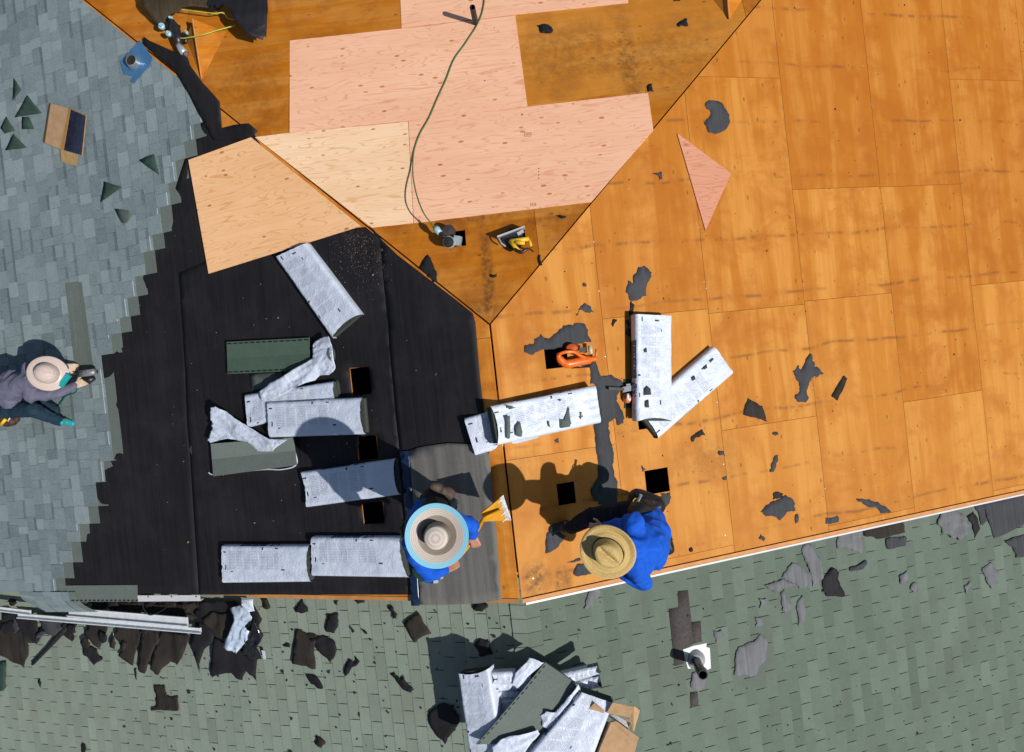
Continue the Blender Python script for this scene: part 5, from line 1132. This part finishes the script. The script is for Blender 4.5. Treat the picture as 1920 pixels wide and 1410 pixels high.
core = seg(pel, .12, ch, .13, nk, .06, hd - Z * .05, .055) + [(shL, .055, shR, .055)] + seg(shL, .05, elL, .04, wrL, .028) + seg(shR, .05, elR, .04, wrR, .028) + seg(hipL, .08, knL, .055, ftL + Z * .05, .04) + seg(hipR, .08, knR, .055, ftR + Z * .05, .04) + [(hipL, .08, hipR, .08)]
grow('body', core + head(hd, fd, Z) + hl + hr, SKIN, pr, .0065, 3)
hair(hd, fd, Z, pr); eyes(hd, fd, Z, pr)
bk = -Vector((fd.x, fd.y, 0)).normalized()
grow('shirt', seg(pel + Z * .04, .155, ch + bk * .02, .165, nk - Z * .06, .10) + [(shL, .085, shR, .085), (shL.lerp(ch, .4) + bk * .04, .11, shR.lerp(ch, .4) + bk * .04, .11)] + seg(shL, .082, elL, .064, wrL.lerp(elL, .12), .046) + seg(shR, .082, elR, .064, wrR.lerp(elR, .12), .046), BLUE, pr, .010, 3, .009, 8)
grow('trousers', seg(hipL + Z * .06, .12, knL, .085, ftL + Z * .09, .07) + seg(hipR + Z * .06, .12, knR, .085, ftR + Z * .09, .07) + [(hipL + Z * .05, .12, hipR + Z * .05, .12)], TROU, pr, .012, 4, .006)
for f in (ftL, ftR): grow('boot', [(f + Vector((-.05, .01, 0)), .05, f + Vector((.16, -.05, -.01)), .045), (f, .05, f + Z * .08, .05)], BOOT, pr, .01, 3)
pc = Q(812, 934, .78)
grow('tool_belt', [(hipL + Z * .12, .135, hipR + Z * .12, .135), (pc + Vector((-.09, -.04, .0)), .07, pc + Vector((.02, .03, -.05)), .085), (pc + Vector((.02, .03, -.05)), .08, pc + Vector((.12, .02, -.06)), .06), (Q(768, 1008, .86), .06, Q(764, 990, .84), .07)], LEAB, pr, .011, 3, .006)
grow('pouch', [(pc + Vector((.10, .05, .0)), .05, pc + Vector((.14, .02, -.03)), .055), (pc + Vector((.02, .10, .02)), .045, pc + Vector((.06, .08, 0)), .05)], plain('brown_pouch', (.07, .045, .035, 1), .7, .3, 25), pr, .01, 3, .004)
mb = MB(); mb.box(pc + Vector((.02, -.02, .08)), (.035, 0, 0), (0, .03, 0), (0, 0, .02)); mb.build('tape_measure', plain('red_plastic', (.30, .05, .02, 1), .4), pr)
# hat with rolled brim
def woven(name, c0, c1):
    n = NT(name); t = n.tone(); w = n.noise(n.P(), 130, 3, .7); col = n.mix(n.ma('ADD', n.ma('MULTIPLY', t, .7), n.ma('MULTIPLY', n.ma('SUBTRACT', w, .5), .8)), c0, c1); n.bump(w, .5, .004); return n.done(col, .85, .2)
HB = woven('hat_blue', (.16, .42, .54, 1), (.28, .57, .69, 1)); HW = woven('hat_beige', (.40, .345, .30, 1), (.64, .57, .51, 1)); HW2 = woven('hat_taupe', (.20, .165, .13, 1), (.34, .29, .24, 1))
hc = Q(819.5, 1003.5, 1.50); ax = (Vector((.06, .02, 1))).normalized()
dish = lambda X, Y, Zz, r, a: (X, Y * 1.03, Zz + .014 * math.sin(2 * a + .6) * (r / .25) ** 2)
def rings(r0, z0, r1, z1, n): return [(r0 + (r1 - r0) * k / n, z0 + (z1 - z0) * k / n) for k in range(n + 1)]
alt = [.15, .75] * 14
mb = MB(); mb.lathe(rings(.208, .031, .246, .040, 6) + [(.248, .034)], hc, ax, 56, alt, warp=dish); hat = mb.build('hat_rim', HB, pr, True)
mb = MB(); mb.lathe(rings(.150, .006, .208, .031, 8), hc, ax, 56, alt, warp=dish); mb.build('hat_brim', HW, pr, True)
mb = MB(); mb.lathe(rings(.104, -.020, .150, .006, 7), hc, ax, 56, alt, warp=dish); mb.lathe([(.104, -.02), (.100, .03), (.098, .08), (.094, .115)], hc, ax, 48); mb.build('hat_band', HW2, pr, True)
mb = MB(); mb.lathe([(.094, .115), (.086, .132), (.07, .142), (.055, .147), (.04, .149), (.02, .150), (0, .150)], hc, ax, 40, alt); mb.build('hat_crown', HW, pr, True)
# the yellow scraper he holds
sc_ = thing('roof_scraper', Q(905, 985, .5), 'yellow roof scraper shovel held by the person in the blue rimmed hat', 'scraper')
SY = plain('scraper_yellow', (.56, .25, .003, 1), .65, .12, 16, .25)
mb = MB(); mb.tube(curve_pts([Q(836, 1062, .93), Q(852, 1050, .91), Q(868, 1036, .88), (Q(880, 1020, .86)), Q(890, 1003, .78), Q(900, 985, .66), Q(908, 972, .56), Q(926, 963, .48), Q(938, 957, .43)], 6), .0165, 12); mb.build('handle', SY, sc_, True)
mb = MB(); mb.tube([Q(858, 1046, .905), Q(863, 1041, .895)], .021, 12); mb.tube([Q(834, 1060, .93), Q(846, 1058, .92)], .020, 10); mb.tube([Q(836, 1055, .93), Q(838, 1066, .93)], .017, 10); mb.build('grip', plain('grip_red', (.55, .02, .02, 1), .4), sc_, True)
bl = [(902, 961, .52), (940, 931, .40), (952, 976, .38), (908, 978, .50)]
mb = MB(); p = [Q(*b) for b in bl]; nn = (p[1] - p[0]).cross(p[3] - p[0]).normalized(); nn = nn if nn.z > 0 else -nn; mb.prism(p, -nn * .005); mb.prism([p[0], p[0].lerp(p[1], .9), p[0].lerp(p[1], .9) + nn * .02, p[0] + nn * .02], (p[3] - p[0]).normalized() * .006); mb.build('blade', SY, sc_)
mb = MB(); e1, e2 = p[1], p[2]; t1 = p[0] - p[1]; t2 = p[3] - p[2]; mb.prism([e1 - t1 * .10, e2 - t2 * .16, e2 + t2 * .06, e1 + t1 * .06], -nn * .006); w_ = e2 - e1
for f in (.1, .35, .62, .88): c = e1 + w_ * f; mb.prism([c + nn * .003, c + w_ * .05 + nn * .003, c + w_ * .04 + t1 * .22 + nn * .003, c + w_ * .01 + t1 * .22 + nn * .003], -nn * .003)
mb.build('blade_edge', plain('worn_steel', (.22, .23, .25, 1), .35, .3, 40, .5, .6), sc_)
# green wrapper of the roll under him
o = drape('roll_label', [(770, 1062, .05), (786, 1070, .06), (800, 1080, .06), (816, 1084, .05), (814, 1096, .03), (790, 1099, .02), (772, 1094, .02)], 'C', plain('label_green', (.02, .055, .04, 1), .4, .2, 15), .002, .004, 6, .04, base=.02)
tag(o, 'dark green wrapper with white tags beside the crouched feet on the roll sheet', 'wrapper')
for q in ([(812, 1085), (821, 1084), (822, 1093), (813, 1094)], [(825, 1078), (830, 1078), (831, 1085), (826, 1086)]):
    mb = MB(); mb.prism([at(x, y, 'C', .06) for x, y in q], Vector((0, 0, -.002))); mb.build('white_tag', WHITE_M, o)

# --- worker with the straw hat on the orange slope
Q = P_('A'); gp = Q(1180, 965, 0)
pr = thing('person', gp, 'person in a blue shirt and straw hat striding left on the orange plywood', 'person', 'roofers at work')
pel = Q(1214, 978, .86); ch = Q(1212, 1022, 1.22); nk = Q(1186, 1030, 1.38); hd = Q(1150, 1034, 1.46)
shA = Q(1190, 978, 1.28); shB = Q(1192, 1066, 1.30); elA = Q(1158, 985, 1.02); wrA = Q(1132, 990, .92); elB = Q(1206, 1092, 1.10); wrB = Q(1165, 1076, 1.0)
hipA = Q(1200, 958, .80); hipB = Q(1222, 996, .80); knA = Q(1112, 968, .48); ftA = Q(1058, 986, .05); knB = Q(1212, 962, .42); ftB = Q(1212, 948, .05)
fd = Vector((-.75, -.25, -.55))
ha = hand(wrA, Q(1120, 990, .88) - wrA, Vector((0, -1, 0)), Z, 1.05, .5); hb = hand(wrB, Q(1150, 1066, .95) - wrB, Vector((0, 1, 0)), Z, 1.05, .5)
core = seg(pel, .12, ch, .13, nk, .06, hd - Z * .04, .055) + [(shA, .055, shB, .055)] + seg(shA, .05, elA, .04, wrA, .028) + seg(shB, .05, elB, .04, wrB, .028) + seg(hipA, .08, knA, .055, ftA + Z * .05, .04) + seg(hipB, .08, knB, .055, ftB + Z * .05, .04) + [(hipA, .08, hipB, .08)]
grow('body', core + head(hd, fd, Z) + ha + hb, SKIN_L, pr, .0065, 3); hair(hd, fd, Z, pr); eyes(hd, fd, Z, pr)
grow('shirt', seg(pel + Z * .05, .155, ch, .175, nk - Z * .06, .12, hd - Z * .10 + Vector((.05, 0, 0)), .085) + [(shA, .085, shB, .09), (Q(1228, 1000, 1.02), .14, Q(1222, 1040, 1.12), .14), (Q(1196, 1000, 1.22), .12, Q(1200, 1052, 1.24), .13)] + seg(shA, .082, elA, .062, wrA.lerp(elA, .15), .045) + seg(shB, .085, elB, .075, wrB.lerp(elB, .15), .045), BLUE, pr, .010, 3, .010, 8)
grow('trousers', seg(hipA + Z * .05, .12, knA, .085, ftA + Z * .10 + Vector((.06, 0, 0)), .065) + seg(hipB + Z * .05, .12, knB, .085, ftB + Z * .09, .07) + [(hipA + Z * .05, .12, hipB + Z * .05, .12)], TROU, pr, .012, 4, .006)
for f, d in ((ftA, Vector((-.17, -.03, -.01))), (ftB, Vector((-.1, .14, -.02)))): grow('boot', [(f + d * -.2, .052, f + d * .7, .046), (f, .05, f + Z * .08, .05)], BOOT, pr, .01, 3)
pc = Q(1208, 944, .80)
grow('tool_belt', [(hipA + Z * .12, .13, hipB + Z * .12, .14), (pc + Vector((-.12, -.05, -.02)), .07, pc + Vector((-.05, .06, -.03)), .075), (pc + Vector((-.05, .05, -.03)), .085, pc + Vector((.10, -.03, -.02)), .09), (Q(1244, 990, .86), .055, Q(1254, 1030, .86), .05)], LEAB, pr, .011, 3, .005)
mb = MB(); mb.tube([Q(1196, 940, .95), Q(1202, 928, .98)], .014, 10); mb.box(Q(1247, 978, .95), (.006, .012, 0), (-.012, .05, 0), (0, 0, .012)); mb.build('hammer', STEEL, pr)
mb = MB(); mb.tube(curve_pts([Q(1196, 952, .94), Q(1203, 948, .96), Q(1212, 951, .96), Q(1218, 952, .95)], 4), .013, 8); mb.build('plier_grip', ORN, pr, True)
mb = MB(); mb.lathe([(.026, 0), (.032, .008), (.026, .012), (.022, .004)], Q(1193, 940, .93), Z, 16); mb.build('tape_ring', YEL, pr, True)
mb = MB(); mb.tube([Q(1214, 952, .96), Q(1222, 948, .97)], .009, 8); mb.build('nail_punch', STEEL, pr, True)
def straw():
    n = NT('straw'); c = n.obj(); x, y, z = n.xyz(c); t = n.tone()
    w = n.noise(c, 150, 3, .7); rings = n.ma('SINE', n.ma('MULTIPLY', t, 400))
    col = n.mix(n.mr(w, .3, .7), (.36, .25, .08, 1), (.68, .50, .21, 1)); col = n.mix(n.ma('MULTIPLY', n.ma('FRACT', n.ma('MULTIPLY', t, 1)), .35), col, (.24, .155, .06, 1)); n.bump(w, .5, .004); return n.done(col, .8, .2)
ST = straw(); hc = Q(1140, 1035, 1.52); ax = Vector((-.10, -.06, 1)).normalized(); xd = Vector((.75, -.8, 0))
def brimw(X, Y, Zz, r, a): 
    k = max(0, (r - .12) / .1); return (X, Y, Zz + (.030 * math.cos(2 * a) * -1 * k * k))
rad = [.105, .118, .130, .142, .154, .166, .178, .190, .202, .210, .212]
mb = MB(); mb.lathe([(r, .0 + .006 * math.sin(i)) for i, r in enumerate(rad)], hc, ax, 56, [.2, .7, .3, .8, .25, .7, .3, .8, .5, .2], xdir=xd, sx=1.07, warp=brimw); hb_ = mb.build('hat_brim', ST, pr, True)
def crownw(X, Y, Zz, r, a):
    if Zz > .06: 
        k = min(1, (Zz - .06) / .04); Zz -= .040 * math.exp(-(Y / .022) ** 2) * k * (1 if abs(X) < .085 else .6); Zz -= .02 * k * max(0, X / .1)
        Y *= 1 - .22 * k * max(0, X / .1)
    return X, Y, Zz
mb = MB(); mb.lathe([(.106, 0), (.102, .04), (.097, .08), (.092, .11), (.084, .13), (.07, .138), (.055, .140), (.04, .140), (.025, .140), (.012, .140), (0, .140)], hc, ax, 48, [.3, .3, .6, .3, .6, .4, .6, .4, .5, .5], xdir=xd, sx=1.22, warp=crownw); mb.build('hat_crown', ST, pr, True)
mb = MB(); mb.lathe([(.110, .004), (.108, .018), (.104, .018)], hc, ax, 48, xdir=xd, sx=1.22); mb.build('hat_band', LEAB, pr, True)

# --- kneeling worker at the left edge
Q = P_('C'); gp = Q(40, 735, 0)
pr = thing('person', gp, 'person kneeling in a grey shirt and pale hard hat nailing grey shingles', 'person', 'roofers at work')
pel = Q(-42, 744, .46); ch = Q(22, 726, .50); nk = Q(62, 712, .50); hd = Q(90, 702, .46)
shA = Q(56, 690, .48); shB = Q(58, 742, .48); elA = Q(104, 678, .28); wrA = Q(124, 688, .16); elB = Q(108, 738, .30); wrB = Q(143, 722, .15)
hipA = Q(-40, 728, .42); hipB = Q(-36, 765, .42); knA = Q(20, 722, .08); ftA = Q(-45, 730, .06); knB = Q(62, 768, .40); ftB = Q(120, 790, .06)
fd = Vector((.75, .1, -.65))
ha = hand(wrA, Vector((1, -.15, -.4)), Vector((.1, 1, 0)), Z, 1.05, .55); hb = hand(wrB, Vector((1, .35, -.3)), Vector((.3, -1, 0)), Z, 1.05, .6)
core = seg(pel, .12, ch, .13, nk, .06, hd, .055) + [(shA, .055, shB, .055)] + seg(shA, .05, elA, .04, wrA, .028) + seg(shB, .05, elB, .04, wrB, .028) + seg(hipA, .08, knA, .055, ftA, .04) + seg(hipB, .08, knB, .055, ftB + Z * .04, .04) + [(hipA, .08, hipB, .08)]
grow('body', core + head(hd, fd, Vector((.65, .1, .75))) , SKIN_L, pr, .0065, 3); hair(hd, fd, Vector((.65, 0, .75)), pr); eyes(hd, fd, Vector((.65, 0, .75)), pr)
GLV = plain('glove', (.50, .38, .27, 1), .8, .15, 30, .2)
for h_ in (ha, hb): grow('glove', [(a, r * 1.25, b, s * 1.25) for a, r, b, s in h_], GLV, pr, .0065, 2)
grow('shirt', seg(pel, .16, ch, .17, nk, .10) + [(shA, .085, shB, .09), (Q(20, 712, .5), .13, Q(18, 748, .48), .13)] + seg(shA, .08, elA, .06, wrA, .045) + seg(shB, .082, elB, .062, wrB.lerp(elB, .12), .046), LAV, pr, .010, 3, .008, 8)
grow('trousers', seg(hipA, .13, knA, .085, ftA, .06) + seg(hipB, .13, knB, .09, ftB + Z * .06 + Vector((-.02, .01, 0)), .06) + [(hipA, .13, hipB, .13), (Q(70, 750, .2), .06, Q(104, 770, .1), .06)], TROU2, pr, .012, 4, .006)
TEAL = plain('teal_shoe', (.01, .28, .30, 1), .5, .15, 30)
grow('shoe', [(ftB + Vector((-.03, .015, 0)), .045, ftB + Vector((.10, -.035, -.01)), .042), (ftB, .04, ftB + Z * .06, .045)], TEAL, pr, .009, 3)
mb = MB()
for q in (0, .25, .5, .75): c = ftB + Vector((.0 + .06 * q, .0, .045 - .01 * q)); mb.box(c, (.006, 0, 0), (.006, .03, 0), (0, 0, .006))
mb.build('shoe_lace', plain('lace', (.15, .16, .05, 1), .6), pr)
mb = MB(); mb.box(ftB + Vector((.03, -.01, -.04)), Vector((.09, -.03, 0)), Vector((.014, .042, 0)), (0, 0, .01)); mb.build('shoe_sole', plain('sole', (.10, .09, .04, 1), .8), pr)
grow('boot', [(ftA, .05, ftA + Vector((-.12, 0, 0)), .045)], BOOT, pr, .01, 3)
pc = Q(14, 790, .24)
grow('tool_pouch', [(pc + Vector((-.10, .06, .02)), .06, pc + Vector((.05, .0, 0)), .07), (pc, .07, pc + Vector((.10, .02, -.02)), .05)], LEA, pr, .011, 3, .005)
mb = MB(); mb.tube([pc + Vector((-.05, -.03, .06)), pc + Vector((.04, .03, .09))], .022, 8); mb.build('knife_handle', YEL, pr, True)
mb = MB(); mb.tube([pc + Vector((-.10, .06, .08)), pc + Vector((-.03, .07, .09))], .018, 8); mb.build('snips_grip', ORN, pr, True)
mb = MB(); mb.tube([pc + Vector((.05, .0, .07)), pc + Vector((.09, .04, .08))], .008, 8); mb.build('marker', WHITE_M, pr, True)
HH = plain('hard_hat', (.52, .42, .37, 1), .28, .03, 20, .5); hc = Q(88, 700, .58); ax = Vector((.22, .04, 1)).normalized(); xd = Vector((1, -.35, 0))
mb = MB(); mb.lathe([(.118, .0), (.135, -.006), (.165, -.012), (.192, -.020), (.198, -.026), (.194, -.030)], hc, ax, 48, xdir=xd, sx=1.16); hhb = mb.build('hat_brim', HH, pr, True)
mb = MB(); rib = lambda X, Y, Zz, r, a: (X, Y, Zz + (.006 if abs(Y) < .016 and Zz > .05 else 0)); mb.lathe([(.118, 0), (.116, .03), (.108, .065), (.09, .098), (.065, .118), (.035, .127), (0, .129)], hc, ax, 48, xdir=xd, sx=1.12, warp=rib); mb.build('hat_dome', HH, pr, True)
mb = MB(); mb.box(hc + Vector((.17, -.10, -.05)), Vector((.06, .06, 0)), Vector((.02, -.02, 0)), (0, 0, .02)); mb.build('teal_strap', TEAL, pr)
# his nail gun and hose
ng = thing('nail_gun', Q(163, 698, 0), 'silver nail gun in the gloved hand of the kneeling person', 'nail gun')
mb = MB(); mb.tube([Q(150, 701, .16), Q(164, 699, .15), Q(178, 697, .14)], [.040, .042, .036], 16); mb.build('cylinder', plain('gun_grey', (.22, .23, .235, 1), .45, .3, 40, .5, .3), ng, True)
mb = MB(); mb.tube([Q(147.6, 701.4, .162), Q(150, 701, .16)], .030, 14); mb.build('exhaust', plain('dark_red', (.05, .015, .012, 1), .5), ng, True)
mb = MB(); mb.tube([Q(158, 708, .10), Q(168, 713, .08), Q(176, 708, .06)], [.035, .045, .03], 12); mb.tube([Q(172, 700, .1), Q(184, 697, .03)], [.03, .012], 10); mb.tube([Q(134, 704, .12), Q(150, 704, .13)], .02, 10); mb.build('magazine', GUNB, ng, True)
mb = MB(); mb.tube(curve_pts([Q(146, 727, .13), Q(140, 736, .10), Q(124, 742, .06), Q(116, 752, .03), Q(108, 762, .03), Q(96, 768, .03)], 6), .009, 8); tag(mb.build('air_hose', plain('hose_teal', (.01, .11, .085, 1), .4), None, True), 'teal hose trailing from the kneeling person nail gun', 'hose')

# ------------------------------------------------------------------ loose matter
def specks(name, face, n, box, mat, r0, r1, seed, label, h=.004, cl=None):
    rnd = random.Random(seed); mb = MB(); u = nrm(face)
    for i in range(n):
        if cl: 
            x = rnd.gauss(cl[0], cl[2]); y = rnd.gauss(cl[1], cl[3])
        else: x = rnd.uniform(box[0], box[2]); y = rnd.uniform(box[1], box[3])
        p = at(x, y, face, h)
        if face == 'A' and (p.y > p.x - .1 or p.y < YR or p.x < .05): continue
        if face == 'B' and abs(p.x) > p.y - .05: continue
        if face == 'C' and (p.x > -.1 or p.y > -p.x - .1 or p.y < YR or p.x < -4.2 and not cl): continue
        r = rnd.uniform(r0, r1) * (1 if rnd.random() < .85 else 2); a = rnd.uniform(0, 6.3); k = rnd.randint(3, 5); el_ = rnd.uniform(.3, 1)
        mb.prism([p + Vector((math.cos(a) * math.cos(q * 6.283 / k) * r - math.sin(a) * math.sin(q * 6.283 / k) * r * el_, math.sin(a) * math.cos(q * 6.283 / k) * r + math.cos(a) * math.sin(q * 6.283 / k) * r * el_, 0)) for q in range(k)], -u * .004, rnd.random())
    return tag(mb.build(name, mat), label, None, None, 'stuff')
specks('felt_crumbs', 'A', 330, (930, 0, 1920, 1100), FELT_BK, .003, .007, 1, 'tiny dark felt crumbs strewn over the orange plywood')
specks('felt_crumbs', 'F', 90, (1000, 1120, 1920, 1410), FELT_BK, .004, .012, 4, 'tiny dark crumbs on the dark green shingles', .014)
specks('felt_crumbs', 'E', 170, (200, 1140, 960, 1410), FELT_BK, .005, .018, 5, 'small black crumbs on the pale green shingles', .014)
CHIP = plain('wood_chip', (.20, .145, .09, 1), .8, .2, 60)
specks('wood_chips', 'C', 460, None, CHIP, .0012, .0028, 2, 'sawdust and wood chips on the black felt', .018, (675, 470, 26, 38))
specks('wood_chips', 'C', 80, (240, 440, 930, 1110), CHIP, .003, .007, 3, 'scattered wood chips across the black felt', .018)
specks('wood_chips', 'B', 60, (560, 20, 1200, 560), CHIP, .003, .006, 6, 'few wood chips on the hip end plywood', .012)
